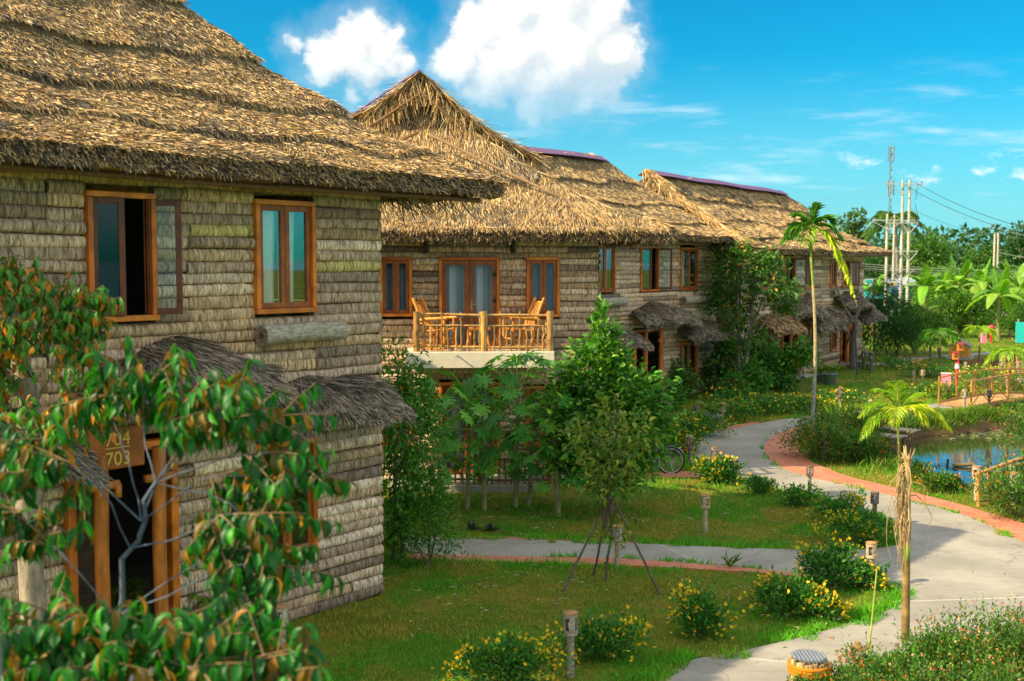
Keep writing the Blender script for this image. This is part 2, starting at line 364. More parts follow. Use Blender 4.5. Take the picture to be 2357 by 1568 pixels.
# ---------------------------------------------------------------- sun, sky, clouds
SUN_AZ = np.array([-.94, -.34]); SUN_EL = math.radians(34.5)
ld = bpy.data.lights.new("sun", 'SUN'); ld.energy = 4.8; ld.angle = math.radians(.5); ld.color = (1, .82, .55)
lo = bpy.data.objects.new("sun", ld); COL.objects.link(lo)
sd = nrm(np.array([*(SUN_AZ/np.linalg.norm(SUN_AZ)*math.cos(SUN_EL)), math.sin(SUN_EL)]))
lo.rotation_euler = Vector(sd).to_track_quat('Z', 'Y').to_euler()
wd = bpy.data.worlds.new("World"); sc.world = wd; wd.use_nodes = True; wd.node_tree.nodes.clear()
def cloud_group():
    g = bpy.data.node_groups.new("cloud_density", 'ShaderNodeTree')
    g.interface.new_socket("P", in_out='INPUT', socket_type='NodeSocketVector')
    g.interface.new_socket("Cumulus", in_out='OUTPUT', socket_type='NodeSocketFloat')
    t = NT(g); gi = t.n('NodeGroupInput'); go = t.n('NodeGroupOutput'); P = gi.outputs[0]
    blobs = [(1055, 150, 62), (1105, 75, 70), (1175, 40, 85), (1290, 0, 105), (1375, 35, 78), (1320, 110, 125), (1195, 120, 115), (1400, 120, 85), (1440, 118, 45), (1125, 190, 70), (1250, 190, 100), (1375, 190, 78),
             (815, 75, 52), (850, 62, 45), (800, 125, 66), (880, 110, 62), (735, 105, 40), (690, 108, 26), (755, 150, 60), (910, 150, 50), (845, 160, 60), (815, 222, 32), (860, 218, 28)]
    def fb(sc_, amp, det):
        x = t.noise(P, sc_, det, .62); v = t.n('ShaderNodeVectorMath', operation='SUBTRACT'); t.l(x.outputs['Color'], v.inputs[0]); v.inputs[1].default_value = (.5, .5, .5)
        q = t.n('ShaderNodeVectorMath', operation='SCALE'); t.l(v.outputs[0], q.inputs[0]); q.inputs['Scale'].default_value = amp; return q.outputs[0]
    ad = t.n('ShaderNodeVectorMath', operation='ADD'); t.l(P, ad.inputs[0]); t.l(fb(38, .030, 6), ad.inputs[1])
    ad2 = t.n('ShaderNodeVectorMath', operation='MULTIPLY'); t.l(ad.outputs[0], ad2.inputs[0]); ad2.inputs[1].default_value = (1, 1, 0)
    Q = ad2.outputs[0]; m = None
    for bx_, by_, br_ in blobs:
        r = ray(bx_, by_); c = (r[0]/r[1], r[2]/r[1], 0)
        d = t.n('ShaderNodeVectorMath', operation='DISTANCE'); t.l(Q, d.inputs[0]); d.inputs[1].default_value = c
        v = t.math('MULTIPLY_ADD', d.outputs['Value'], -1., br_/F_*1.04)
        m = v if m is None else t.math('SMOOTH_MAX', m, v, .008)
    n = t.noise(P, 60, 6, .65); vv = t.n('ShaderNodeTexVoronoi'); vv.inputs['Scale'].default_value = 46; vv.feature = 'SMOOTH_F1'; t.l(Q, vv.inputs['Vector'])
    m = t.math('ADD', m, t.math('MULTIPLY', t.math('SUBTRACT', n.outputs[0], .5), .018))
    m = t.math('ADD', m, t.math('MULTIPLY', t.math('SUBTRACT', .45, vv.outputs['Distance']), .016))
    t.l(m, go.inputs[0]); return g
def build_world():
    t = NT(wd.node_tree); out = t.n('ShaderNodeOutputWorld')
    sky = t.n('ShaderNodeTexSky', sky_type='NISHITA'); sky.sun_disc = False; sky.sun_elevation = SUN_EL
    sky.sun_rotation = math.atan2(SUN_AZ[0], SUN_AZ[1]); sky.air_density = 1.; sky.dust_density = .25; sky.ozone_density = 2.0
    hs = t.n('ShaderNodeHueSaturation'); hs.inputs['Hue'].default_value = .485; hs.inputs['Saturation'].default_value = 1.35; hs.inputs['Value'].default_value = .62
    t.l(sky.outputs[0], hs.inputs['Color'])
    gm = t.mix(1., hs.outputs[0], (.08, .98, 1.2), 'MULTIPLY')
    tc = t.n('ShaderNodeTexCoord'); sep = t.n('ShaderNodeSeparateXYZ'); t.l(tc.outputs['Generated'], sep.inputs[0])
    ysafe = t.math('MAXIMUM', sep.outputs[1], .02)
    cx = t.math('DIVIDE', sep.outputs[0], ysafe); cz = t.math('DIVIDE', sep.outputs[2], ysafe)
    P = t.n('ShaderNodeCombineXYZ'); t.l(cx, P.inputs[0]); t.l(cz, P.inputs[1]); P = P.outputs[0]
    g = cloud_group()
    d1 = t.n('ShaderNodeGroup'); d1.node_tree = g; t.l(P, d1.inputs[0])
    off = t.n('ShaderNodeVectorMath', operation='ADD'); t.l(P, off.inputs[0]); off.inputs[1].default_value = (-.012, .012, 0)
    d2 = t.n('ShaderNodeGroup'); d2.node_tree = g; t.l(off.outputs[0], d2.inputs[0])
    front = t.ss(sep.outputs[1], .2, .4)
    low = t.ss(cz, .125, .185, .35, 1.)       # the base of the cumulus thins out into the air
    al = t.math('MULTIPLY', t.math('MULTIPLY', t.ss(d1.outputs[0], -.003, .012), low), front)
    soft = t.math('MULTIPLY', t.math('MULTIPLY', t.ss(d1.outputs[0], -.022, .012), .22), front)
    al = t.math('MAXIMUM', al, soft)
    sh = t.ss(t.math('SUBTRACT', d1.outputs[0], d2.outputs[0]), -.016, .010)
    cc = t.mix(sh, (.66, .73, .77), (1.0, .98, .92))
    # streaks of thin cloud
    st = t.noise(t.map(P, (7, 42, 1)), 1., 5, .6); wis = t.ss(st.outputs[0], .5, .78)
    band = t.math('MULTIPLY', t.ss(cz, .02, .07), t.ss(cz, .19, .12))
    puff = t.noise(t.map(P, (16, 30, 1)), 1., 5, .62); pf = t.math('MULTIPLY', t.ss(puff.outputs[0], .56, .7), t.math('MULTIPLY', t.ss(cz, .06, .075), t.ss(cz, .105, .085)))
    pf = t.math('MULTIPLY', pf, t.ss(cx, .1, .25))
    stf = t.math('MULTIPLY', t.math('MAXIMUM', t.math('MULTIPLY', wis, t.math('MULTIPLY', band, .5)), t.math('MULTIPLY', pf, .7)), front)
    # broken cloud added out of view, overhead and behind the camera, as fill light
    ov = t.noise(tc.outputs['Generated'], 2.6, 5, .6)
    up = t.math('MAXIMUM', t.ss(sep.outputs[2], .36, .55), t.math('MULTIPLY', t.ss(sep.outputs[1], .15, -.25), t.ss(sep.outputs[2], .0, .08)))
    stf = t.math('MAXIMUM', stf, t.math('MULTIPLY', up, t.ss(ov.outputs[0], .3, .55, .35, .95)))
    hz = t.math('MULTIPLY', t.ss(cz, .19, .01), .62); gm = t.mix(hz, gm, (2.1, 4.0, 4.8))
    b1 = t.n('ShaderNodeBackground'); t.l(gm, b1.inputs[0]); b1.inputs[1].default_value = .105
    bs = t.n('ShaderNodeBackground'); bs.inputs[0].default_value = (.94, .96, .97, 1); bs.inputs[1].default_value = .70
    bc = t.n('ShaderNodeBackground'); t.l(cc, bc.inputs[0]); bc.inputs[1].default_value = .64
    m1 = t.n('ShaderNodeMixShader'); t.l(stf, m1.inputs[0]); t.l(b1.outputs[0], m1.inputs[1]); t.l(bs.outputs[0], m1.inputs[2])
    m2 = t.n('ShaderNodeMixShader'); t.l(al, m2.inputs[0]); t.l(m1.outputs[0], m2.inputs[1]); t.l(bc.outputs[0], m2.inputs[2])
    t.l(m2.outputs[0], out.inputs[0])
build_world()
vs = sc.view_settings; vs.view_transform = 'Standard'; vs.look = 'None'; vs.exposure = .88; vs.gamma = 1; vs.use_curve_mapping = False
cy = sc.cycles; cy.use_denoising = True; cy.max_bounces = 6; cy.diffuse_bounces = 2; cy.glossy_bounces = 3; cy.transmission_bounces = 4; cy.transparent_max_bounces = 10; cy.caustics_reflective = False; cy.caustics_refractive = False; cy.sample_clamp_indirect = 6
# ================================================================ SETTING
def gp(L, z=0.): return [G(x, y, z)[:2] for x, y in L]
POND_TOP = gp([(2010, 1040), (2023, 1061), (2060, 1085), (2093, 1098), (2151, 1119), (2217, 1140)], -.1)+[np.array(q) for q in ((14.2, 25.6), (20, 24.5), (34, 30), (34, 40.), (24, 42.5))]+gp([(2357, 966), (2320, 975), (2258, 983), (2176, 991), (2093, 999), (2040, 1010), (2015, 1025)], -.45)
POND2 = gp([(2185, 838), (2215, 832), (2262, 830), (2310, 836), (2335, 848), (2290, 858), (2235, 858), (2200, 850)], -.3)
PATH = gp([(1500, 1580), (1589, 1521), (1640, 1514), (1680, 1509), (1771, 1487), (1878, 1462), (1969, 1433), (2023, 1415), (2077, 1396), (2080, 1375), (2068, 1355), (2023, 1342), (1920, 1330), (1845, 1323), (1657, 1305), (1435, 1289), (1198, 1284), (1046, 1281), (930, 1277), (930, 1236), (1049, 1240), (1198, 1243), (1435, 1252), (1657, 1262), (1845, 1268), (2060, 1265), (2064, 1245), (2060, 1215), (2022, 1188), (1950, 1162), (1880, 1142), (1790, 1127), (1762, 1115), (1700, 1104), (1630, 1096), (1593, 1075), (1590, 1050), (1596, 1020), (1613, 1003), (1654, 994), (1705, 985), (1754, 975), (1804, 966), (1864, 960), (1935, 951), (2000, 943), (2090, 936), (2180, 928), (2260, 920), (2301, 917), (2420, 905), (2420, 934), (2280, 941), (2180, 941), (2120, 943), (2000, 951), (1935, 959), (1885, 972), (1847, 983), (1804, 993), (1772, 1010), (1758, 1030), (1760, 1043), (1773, 1061), (1804, 1082), (1862, 1101), (1969, 1123), (2072, 1148), (2176, 1173), (2258, 1202), (2357, 1251), (2500, 1335), (2700, 1420), (2357, 1462), (2230, 1478), (2060, 1512), (1950, 1560), (1830, 1612), (1700, 1700), (1420, 1700)])
FARPATH = gp([(2010, 838), (2040, 830), (2090, 823), (2190, 816), (2357, 807), (2357, 811.5), (2190, 821), (2128, 825.5), (2116, 832), (2128, 843), (2165, 853), (2205, 862), (2250, 867), (2330, 871), (2400, 872), (2400, 881), (2300, 881), (2220, 876), (2165, 868), (2125, 858), (2085, 849), (2045, 844)])
BRICK_OUT = gp([(1847, 983), (1804, 993), (1772, 1010), (1758, 1030), (1760, 1043), (1773, 1061), (1804, 1082), (1862, 1101), (1969, 1123), (2072, 1148), (2176, 1173), (2258, 1202), (2357, 1251), (2500, 1335), (2700, 1418), (2700, 1350), (2500, 1268), (2357, 1207), (2295, 1189), (2217, 1165), (2072, 1128), (1948, 1099), (1903, 1080), (1866, 1066), (1838, 1040), (1833, 1025), (1841, 1000), (1860, 985)])
BRICK_SIDE = gp([(1920, 1330), (1845, 1323), (1657, 1305), (1435, 1289), (1198, 1284), (1046, 1281), (930, 1277), (930, 1290), (1046, 1293), (1198, 1297), (1435, 1304.5), (1657, 1315), (1780, 1325), (1860, 1331)])
BRICK_TOP = gp([(930, 1236), (1049, 1240), (1198, 1243), (1435, 1252), (1480, 1254), (1435, 1248), (1198, 1239), (1049, 1236), (930, 1232)])
BRICK_HOUSE = gp([(1420, 1101), (1593, 1101), (1640, 1098), (1605, 1083), (1593, 1086), (1473, 1091), (1420, 1091)])
BRICK_LEFT = gp([(1654, 994), (1705, 985), (1754, 975), (1740, 973), (1700, 979), (1650, 988), (1640, 995)])
BRICK_FAR = gp([(2128, 825.5), (2116, 832), (2128, 843), (2165, 853), (2205, 862), (2198, 863.5), (2155, 855), (2112, 845), (2098, 834), (2108, 826)])
def axis(a, b, step, lo_, hi_):
    r = list(np.arange(a, b+1e-6, step)); s = step; x = a
    L = []
    while x > lo_: s *= 1.35; x -= s; L.append(x)
    x = b; s = step; Rr = []
    while x < hi_: s *= 1.35; x += s; Rr.append(x)
    return np.array(L[::-1]+r+Rr)
def terrain_z(X, Y):
    z = np.zeros(X.shape)
    for poly, dep, w in ((POND_TOP, 1.0, .9), (POND2, .8, 1.0)):
        d = polydist(X, Y, poly); ins = inpoly(X, Y, poly)
        w_ = w*(.8+.5*vn(X*1.2, Y*1.2, 3))
        k = np.clip((d+.05)/w_, 0, 1); k = k*k*(3-2*k)
        z = np.where(ins, -dep*k, z)
    far = np.clip((np.hypot(X, Y)-95)/60, 0, 1)
    pa = np.minimum(polydist(X, Y, PATH), polydist(X, Y, BRICK_OUT))
    soft = np.clip(pa/1.5, 0, 1)*np.where(inpoly(X, Y, PATH) | inpoly(X, Y, BRICK_OUT), 0, 1)
    return z+soft*(vn(X*.8, Y*.8, 5)-.5)*.07+far*0
_x = axis(-9, 34, .28, -900, 900); _y = axis(7, 72, .28, -40, 1500)
X, Y = np.meshgrid(_x, _y); Z = terrain_z(X, Y)
mb = MB(); mb.grid(X, Y, Z); ground = mb.build('ground', mat_ground(), smooth=True); tag(ground, kind='structure')
def sheet(name, poly, z, mat, extra=None):
    tri = tessellate_polygon([[Vector((p[0], p[1], 0)) for p in poly]])
    V = [(p[0], p[1], z) for p in poly]; n = len(V); V2 = V+[(p[0], p[1], -.08) for p in poly]
    m = MB(); m.add(V, [list(q) for q in tri])
    m.add(V2, [[i, (i+1) % n, n+(i+1) % n, n+i] for i in range(n)])
    # make every top face point upward
    o = m.build(name, [mat]); import bmesh
    bm = bmesh.new(); bm.from_mesh(o.data); bmesh.ops.recalc_face_normals(bm, faces=bm.faces); bm.to_mesh(o.data); bm.free()
    return tag(o, kind='structure')
M_PATH, M_BRICK = mat_path(), mat_brick()
def smoothpoly(P, k=2):
    P = [np.array(p) for p in P]
    for _ in range(k):
        Q = []
        for i in range(len(P)):
            a, b = P[i], P[(i+1) % len(P)]; Q += [a*.75+b*.25, a*.25+b*.75]
        P = Q
    return P
sheet('path', smoothpoly(PATH), .022, M_PATH); sheet('side_path', smoothpoly(FARPATH, 1), .022, M_PATH)
for k, (P, zz) in enumerate(((BRICK_OUT, .027), (BRICK_SIDE, .027), (BRICK_TOP, .027), (BRICK_HOUSE, .018), (BRICK_LEFT, .027), (BRICK_FAR, .027))):
    sheet('brick_path', smoothpoly(P, 1), zz, M_BRICK)
mj = MB()
for a, b in (((2060, 1389), (2360, 1379)), ((2100, 1449), (2330, 1465)), ((1640, 1512), (1990, 1545)), ((1590, 1290), (1520, 1258))):
    A, B = G(*a), G(*b); d = B-A; mj.box((A+B)/2+np.array([0, 0, .024]), (np.linalg.norm(d), .02, .006), (.62, .56, .45), rz=math.atan2(d[1], d[0]))
tag(mj.build('path_joint', M_PLASTER), kind='structure')
mw = MB(); mw.add([(3, 22, -.52), (60, 22, -.52), (60, 85, -.52), (3, 85, -.52)], [[0, 1, 2, 3]])
tag(mw.build('water', mat_water()), kind='structure')
# ---- grass: short lawn blades over the ground that the photo shows
HOUSE_BOX = []          # footprints (origin, angle, x0, x1, y0, y1)
def grassfield(n, d0, d1, h, w, name):
    # sample uniformly over ground inside the view wedge
    Y = np.sqrt(RS.uniform(d0*d0, d1*d1, n)); Xr = RS.uniform(-.47, .47, n)*Y
    x, y = Xr, Y
    inp = inpoly(x, y, PATHS); spill = inp & (polydist(x, y, PATHS) < .22*np.clip(vn(x*3, y*3, 61)-.35, 0, 1)*2) & (x+.35*y < 19)
    ok = ~((inp & ~spill) | inpoly(x, y, BRICK_OUT) | inpoly(x, y, BRICK_SIDE) | inpoly(x, y, BRICK_HOUSE) | inpoly(x, y, FARPATH) | inpoly(x, y, BRICK_LEFT))
    for O, an, x0, x1, y0, y1 in HOUSE_BOX:
        u = (x-O[0])*math.cos(an)+(y-O[1])*math.sin(an); v = -(x-O[0])*math.sin(an)+(y-O[1])*math.cos(an)
        ok &= ~((u > x0) & (u < x1) & (v > y0) & (v < y1))
    z = terrain_z(x, y)+np.where(spill, .02, 0); ok &= z > -.3
    dens = vn(x*1.1, y*1.1, 21)*.6+vn(x*4, y*4, 22)*.4
    ok &= RS.uniform(0, 1, n) < np.clip(.35+dens*1.1, 0, 1)
    x, y, z = x[ok], y[ok], z[ok]; n = len(x)
    edge = np.minimum(polydist(x, y, PATHS), polydist(x, y, BRICK_SIDE)); lush = np.clip(1-edge/.45, 0, 1)*(vn(x*2, y*2, 9) > .3)
    bank = np.clip(1-polydist(x, y, POND_TOP)/.9, 0, 1)
    green = vn(x*.7, y*.7, 31)*.55+vn(x*2.5, y*2.5, 32)*.45
    c1 = pal([(.05, .19, .008), (.085, .25, .012), (.035, .13, .008)], n)
    c2 = pal([(.21, .19, .025), (.27, .2, .04), (.14, .16, .018), (.09, .13, .016)], n)
    f = np.clip((green-.40)*5+lush*1.2+bank+RS.normal(0, .25, n), 0, 1)[:, None]
    col = c2*(1-f)+c1*f; col = col*1.75; col = np.where(lush[:, None] > .5, col*np.array([1.15, 1.15, 1.]), col)
    a = RS.uniform(0, 2*PI, n); tl = RS.uniform(.15, 1.0, n)
    D = np.stack([np.cos(a)*tl, np.sin(a)*tl, np.ones(n)*.8], 1)
    H = h*RS.uniform(.4, 1.4, n)*(.7+1.1*vn(x*3, y*3, 44)*vn(x*.9, y*.9, 45)*1.6)*(1+.8*lush+3.2*bank*RS.uniform(0, 1, n))
    m = MB(); m.leaves(np.stack([x, y, z-.005], 1), D, H, w*RS.uniform(.7, 1.4, n)*(1+.6*lush), BLADE, col, up=(0, 0, .1), tilt=1.)
    return tag(m.build(name, M_GRASS), 'short lawn grass, green and straw coloured, around the paths', 'grass', kind='stuff')
PATHS = smoothpoly(PATH)

# ================================================================ HOUSES
C_FR = [(.60, .17, .015), (.50, .13, .012), (.66, .21, .02)]       # orange varnished frame
C_SASH = (.30, .085, .014); C_SASHD = (.13, .04, .014)
LOGTONES = [(.66, .56, .46), (.54, .46, .38), (.60, .48, .34), (.42, .35, .29), (.76, .68, .60), (.54, .43, .30), (.30, .26, .23)]
def logwall(mb, x0, x1, z0, z1, opens, fn, pitch=.153, step=.1, joints=None, depth=.058):
    """rows of half-round palm logs from x0 to x1; fn maps (x, out, z) -> xyz"""
    nr = int((z1-z0)/pitch)
    joints = joints or []
    for r in range(nr):
        zc = z0+(r+.5)*pitch+RS.normal(0, .004)
        cuts = [(x0, x1)]
        for a, b, c, d in opens:
            if c-.02 < zc < d+.02:
                nw = []
                for p, q in cuts:
                    if b <= p or a >= q: nw.append((p, q)); continue
                    if a > p+.02: nw.append((p, a))
                    if b < q-.02: nw.append((b, q))
                cuts = nw
        for p, q in cuts:
            js = sorted(j+RS.normal(0, .02) for j in joints if p+.25 < j < q-.25 and RS.rand() < .55)
            e = [p]+js+[q]; fin = [e[0]]
            for b_ in e[1:]:
                while b_-fin[-1] > 3.6: fin.append(fin[-1]+RS.uniform(1.7, 3.2))
                fin.append(b_)
            for a, b in zip(fin[:-1], fin[1:]):
                tone = pal(LOGTONES, 1, [3, 3, 2, 2, 2, 1.5, 1.], .13)[0]
                if RS.rand() < .008: tone = np.array([.58, .56, .26])
                n = max(2, int((b-a)/step)+1); xs = np.linspace(a+.006, b-.006, n)
                rad = pitch*.5*(1.04+.05*RS.normal())+RS.normal(0, .003, n)
                rad[0] *= .97; rad[-1] *= .97
                dep = depth*(1+.25*RS.normal()); th = np.linspace(-PI/2, PI/2, 7)
                O_ = dep*np.cos(th)**.7; Zz = np.sin(th)
                XX = np.repeat(xs[:, None], 7, 1); OO = rad[:, None]/(pitch*.5)*O_[None]; ZZ = zc+RS.normal(0, .006)+(.008*np.sin(xs*RS.uniform(1, 3)+RS.uniform(0, 6)))[:, None]+rad[:, None]*Zz[None]
                V = np.stack(fn(XX, OO, ZZ), -1)
                i = np.arange(n-1)[:, None]*7; j = np.arange(6)[None]
                mb.add(V.reshape(-1, 3), np.stack([i+j, i+7+j, i+8+j, i+j+1], -1).reshape(-1, 4), tone)
                for k in (0, n-1):
                    mb.add(np.concatenate([V[k], V[k].mean(0, keepdims=True)]), [[q_, q_+1, 7] for q_ in range(6)], tone*.8)
                # flat back of the log row
                bk = fn(np.array([a, b, b, a]), np.array([-.06]*4), np.array([zc-pitch*.52]*2+[zc+pitch*.52]*2))
                mb.add(np.stack(bk, -1), [[0, 1, 2, 3]], tone)
def barframe(mb, x0, x1, z0, z1, t, y, d, cols, bottom=True, mi=0):
    """four round-edged bars around an opening, at depth y (negative = outward)"""
    j = lambda: pal(cols, 1, None, .1)[0]
    mb.box(((x0+x1)/2, y, z1-t/2), (x1-x0+.01, d, t), j(), mi)
    if bottom: mb.box(((x0+x1)/2, y-.012, z0+t/2), (x1-x0+.02, d+.02, t), j(), mi)
    zb = z0+(t if bottom else 0)
    mb.box((x0+t/2, y-.004, (zb+z1-t)/2), (t, d, z1-t-zb), j(), mi); mb.box((x1-t/2, y-.004, (zb+z1-t)/2), (t, d, z1-t-zb), j(), mi)
def bev(o, w=.008):
    b = o.modifiers.new('edge', 'BEVEL'); b.width = w; b.segments = 2; b.limit_method = 'ANGLE'; return o
def sash(par, hinge, w, z0, z1, ang, side, col, name='sash', st=.075, mid=None, door=False):
    """leaf hinged at x=hinge; side=+1 extends to +x; ang = outward swing"""
    m = MB(); s = side
    def bar(xa, xb, za, zb): m.box((s*(xa+xb)/2, 0, (za+zb)/2), (abs(xb-xa), .045, zb-za), np.array(col)*RS.uniform(.9, 1.1))
    bar(0, st, z0, z1); bar(w-st, w, z0, z1); bar(st, w-st, z1-st, z1); bar(st, w-st, z0, z0+st)
    if mid: bar(st, w-st, mid, mid+.09)
    o = m.build(name, M_WOODX, par); bev(o, .006)
    o.location = (hinge, -.045, 0); o.rotation_euler.z = -ang*s
    p = MB(); p.box((s*w/2, .003, (z0+z1)/2), (w-2*st+.01, .006, z1-z0-2*st+.01)); g = p.build('pane', M_GLASS, par)
    g.location = o.location; g.rotation_euler.z = -ang*s
    return o
def curtain(par, x0, x1, z0, z1, y, col, amp=.03, freq=38., stripe=False):
    xs = np.linspace(x0, x1, int((x1-x0)*60)+8); zs = np.linspace(z0, z1, 6)
    XX, ZZ = np.meshgrid(xs, zs); ph = RS.uniform(0, 6)
    YY = y+amp*np.sin(XX*freq+ph+1.5*np.sin(XX*11))*(1-.3*(ZZ-z0)/(z1-z0))+.01*np.sin(ZZ*3)
    m = MB(); m.grid(XX, YY, ZZ, col if not stripe else np.where((np.sin(XX*freq*.5+ph) > .1).reshape(-1, 1), np.array([col]), np.array([col])*.55)); return m.build('curtain', M_CLOTH, par, smooth=True)
def window(par, x0, x1, z0, z1, opened=None, cur='half', light=(.8, .84, .86), lang=0., rang=0.):
    m = MB(); barframe(m, x0, x1, z0, z1, .07, -.045, .13, C_FR)
    # inner jamb
    t = .07; m.box(((x0+t)+.012, .03, (z0+z1)/2), (.024, .02, z1-z0-2*t), C_SASHD); m.box(((x1-t)-.012, .03, (z0+z1)/2), (.024, .02, z1-z0-2*t), C_SASHD)
    w = m.build('window', M_WOODX, par); bev(w, .014)
    a, b = x0+t, x1-t; h = (b-a)/2
    sash(w, a, h-.003, z0+t+.004, z1-t-.004, lang, 1, C_SASHD if lang else C_SASH); sash(w, b, h-.003, z0+t+.004, z1-t-.004, rang, -1, C_SASHD if rang else C_SASH)
    if cur == 'half': curtain(w, a-.05, a+h*.85, z0+t, z1-t, .07, light); curtain(w, b-h*.95, b-h*.35, z0+t, z1-t, .09, light)
    elif cur == 'full': curtain(w, a-.03, b+.03, z0+t, z1-t, .16, light)
    elif cur == 'left': curtain(w, a-.05, a+h*.35, z0+t, z1-t, .16, light)
    return w
def roof_fn(R):
    x0, x1, y0, y1, xa, xb, ya, yb, ze, zr, k = R[:11]; top = R[11] if len(R) > 11 else zr
    def f(x, y):
        s = np.minimum.reduce([(x-x0)/(xa-x0), (x1-x)/(x1-xb), (y-y0)/(ya-y0), (y1-y)/(y1-yb)])
        s = np.clip(s, 0, 1.0)
        return np.minimum(ze+(zr-ze)*(k*s+(1-k)*s**1.9), top+.06*s), s
    return f
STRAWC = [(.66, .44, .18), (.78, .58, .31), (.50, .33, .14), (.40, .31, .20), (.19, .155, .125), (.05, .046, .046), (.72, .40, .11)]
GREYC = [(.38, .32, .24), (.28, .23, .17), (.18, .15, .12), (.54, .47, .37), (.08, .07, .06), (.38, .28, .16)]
def thatch_roof(house, R, n, step, slen, sw, view=None, name='roof', saw=.10, course=1.25, cols=STRAWC, wts=(3, 3, 2.2, 1.6, 1.3, .9, .7), seed=1, thick=.27, ja=.28, lift=.10):
    x0, x1, y0, y1 = R[:4]; f = roof_fn(R); hgt = max(R[9]-R[8], .5)
    run = R[6]-y0; sl = math.hypot(run, hgt)
    def full(x, y):
        z, s = f(x, y); d = s*sl/course+.35*(vn(x*.45, y*.45, seed)-.5)+.1*(vn(x*2, y*2, seed+1)-.5)
        fr = d-np.floor(d); edge = np.clip(s*12, 0, 1)
        z = z+saw*(1-fr)**1.3*edge*(.5+.8*vn(x*.5, y*.5, seed+9))+.16*(vn(x*.9, y*.9, seed+2)-.5)*edge+.05*(vn(x*4, y*4, seed+3)-.5)
        return z, s, fr
    xs = np.linspace(x0, x1, int((x1-x0)/step)+1); ys = np.linspace(y0, y1, int((y1-y0)/step)+1)
    X, Y = np.meshgrid(xs, ys); Z, S, FR = full(X, Y)
    m = MB(); m.grid(X, Y, Z)
    lip = thick*.8+.1*(vn(X*3, Y*3, seed+4))
    m.grid(X[:, ::-1], Y[:, ::-1], (Z-lip-.3*S)[:, ::-1])
    def skirt(a): # a: indices of boundary row
        x, y, z, l = X[a], Y[a], Z[a], lip[a]; k = len(x)
        V = np.concatenate([np.stack([x, y, z], 1), np.stack([x, y, z-l], 1)]); i = np.arange(k-1)
        m.add(V, np.stack([i, i+1, k+i+1, k+i], 1))
    for a in ((0, slice(None)), (-1, slice(None)), (slice(None), 0), (slice(None), -1)): skirt(a)
    # straws lying down the slope
    cnt = 0; P = []; 
    xx = RS.uniform(x0, x1, n); yy = RS.uniform(y0, y1, n)
    if view is not None:
        keep = view(xx, yy); xx, yy = xx[keep], yy[keep]
    z, s, fr = full(xx, yy); e = .04
    zx = (full(xx+e, yy)[0]-full(xx-e, yy)[0])/(2*e); zy = (full(xx, yy+e)[0]-full(xx, yy-e)[0])/(2*e)
    bad = np.hypot(zx, zy) > 1.9; fx = (f(xx+e, yy)[0]-f(xx-e, yy)[0])/(2*e); fy = (f(xx, yy+e)[0]-f(xx, yy-e)[0])/(2*e); zx = np.where(bad, fx, zx*.7+fx*.3); zy = np.where(bad, fy, zy*.7+fy*.3)
    gl = np.hypot(zx, zy)+1e-6
    D = np.stack([-zx/gl, -zy/gl, -gl], 1); N = nrm(np.stack([-zx, -zy, np.ones_like(zx)], 1)); D = nrm(D)
    ang = RS.normal(0, ja, len(xx))+ja*1.8*(vn(xx*1.5, yy*1.5, seed+6)-.5); T = np.cross(N, D)
    D = D*np.cos(ang)[:, None]+T*np.sin(ang)[:, None]
    D = nrm(D+N*(RS.normal(lift, lift*1.2, len(xx))[:, None]))
    patch = vn(xx*1.3, yy*1.3, seed+7)*.6+vn(xx*5, yy*5, seed+8)*.4
    c = pal(cols, len(xx), wts, .2)
    dk = (patch > .58) & (fr < .45) & (RS.rand(len(xx)) < .55)      # older, weathered leaf at the course ends
    c[dk] = pal([(.15, .13, .10), (.08, .07, .055), (.21, .18, .13)], int(dk.sum()), None, .2)
    m.leaves(np.stack([xx, yy, z-.015], 1), D, slen*RS.uniform(.5, 1.35, len(xx)), sw*RS.uniform(.6, 1.5, len(xx)), STRAW, c, up=(0, 0, 1), tilt=.55, mi=1)
    # shaggy eaves
    ne = max(1500, n//12); per = [(0, x0, x1, y0, (0, -1)), (1, y0, y1, x1, (1, 0)), (1, y0, y1, x0, (-1, 0))]
    for ax, a, b, cst, od in per:
        k = int(ne*(b-a)/((x1-x0)+2*(y1-y0))*1.6); q = RS.uniform(a, b, k)
        px = q if ax == 0 else np.full(k, cst); py = np.full(k, cst) if ax == 0 else q
        px = px-od[0]*RS.uniform(-.02, .12, k); py = py-od[1]*RS.uniform(-.02, .12, k)
        zt = full(px, py)[0]-RS.uniform(0, 1, k)*(thick*.85)
        D = np.stack([od[0]*.7+RS.normal(0, .35, k), od[1]*.7+RS.normal(0, .35, k), RS.uniform(-1.1, -.1, k)], 1)
        m.leaves(np.stack([px, py, zt], 1), D, slen*RS.uniform(.35, .8, k), sw*RS.uniform(.8, 1.8, k), STRAW, pal(cols, k, [1, 1, 1.5, 2, 2, 2, .4], .2), up=(od[0], od[1], .5), tilt=.5, mi=1)
    return m.build(name, [M_THATCH, M_STRAW], house)
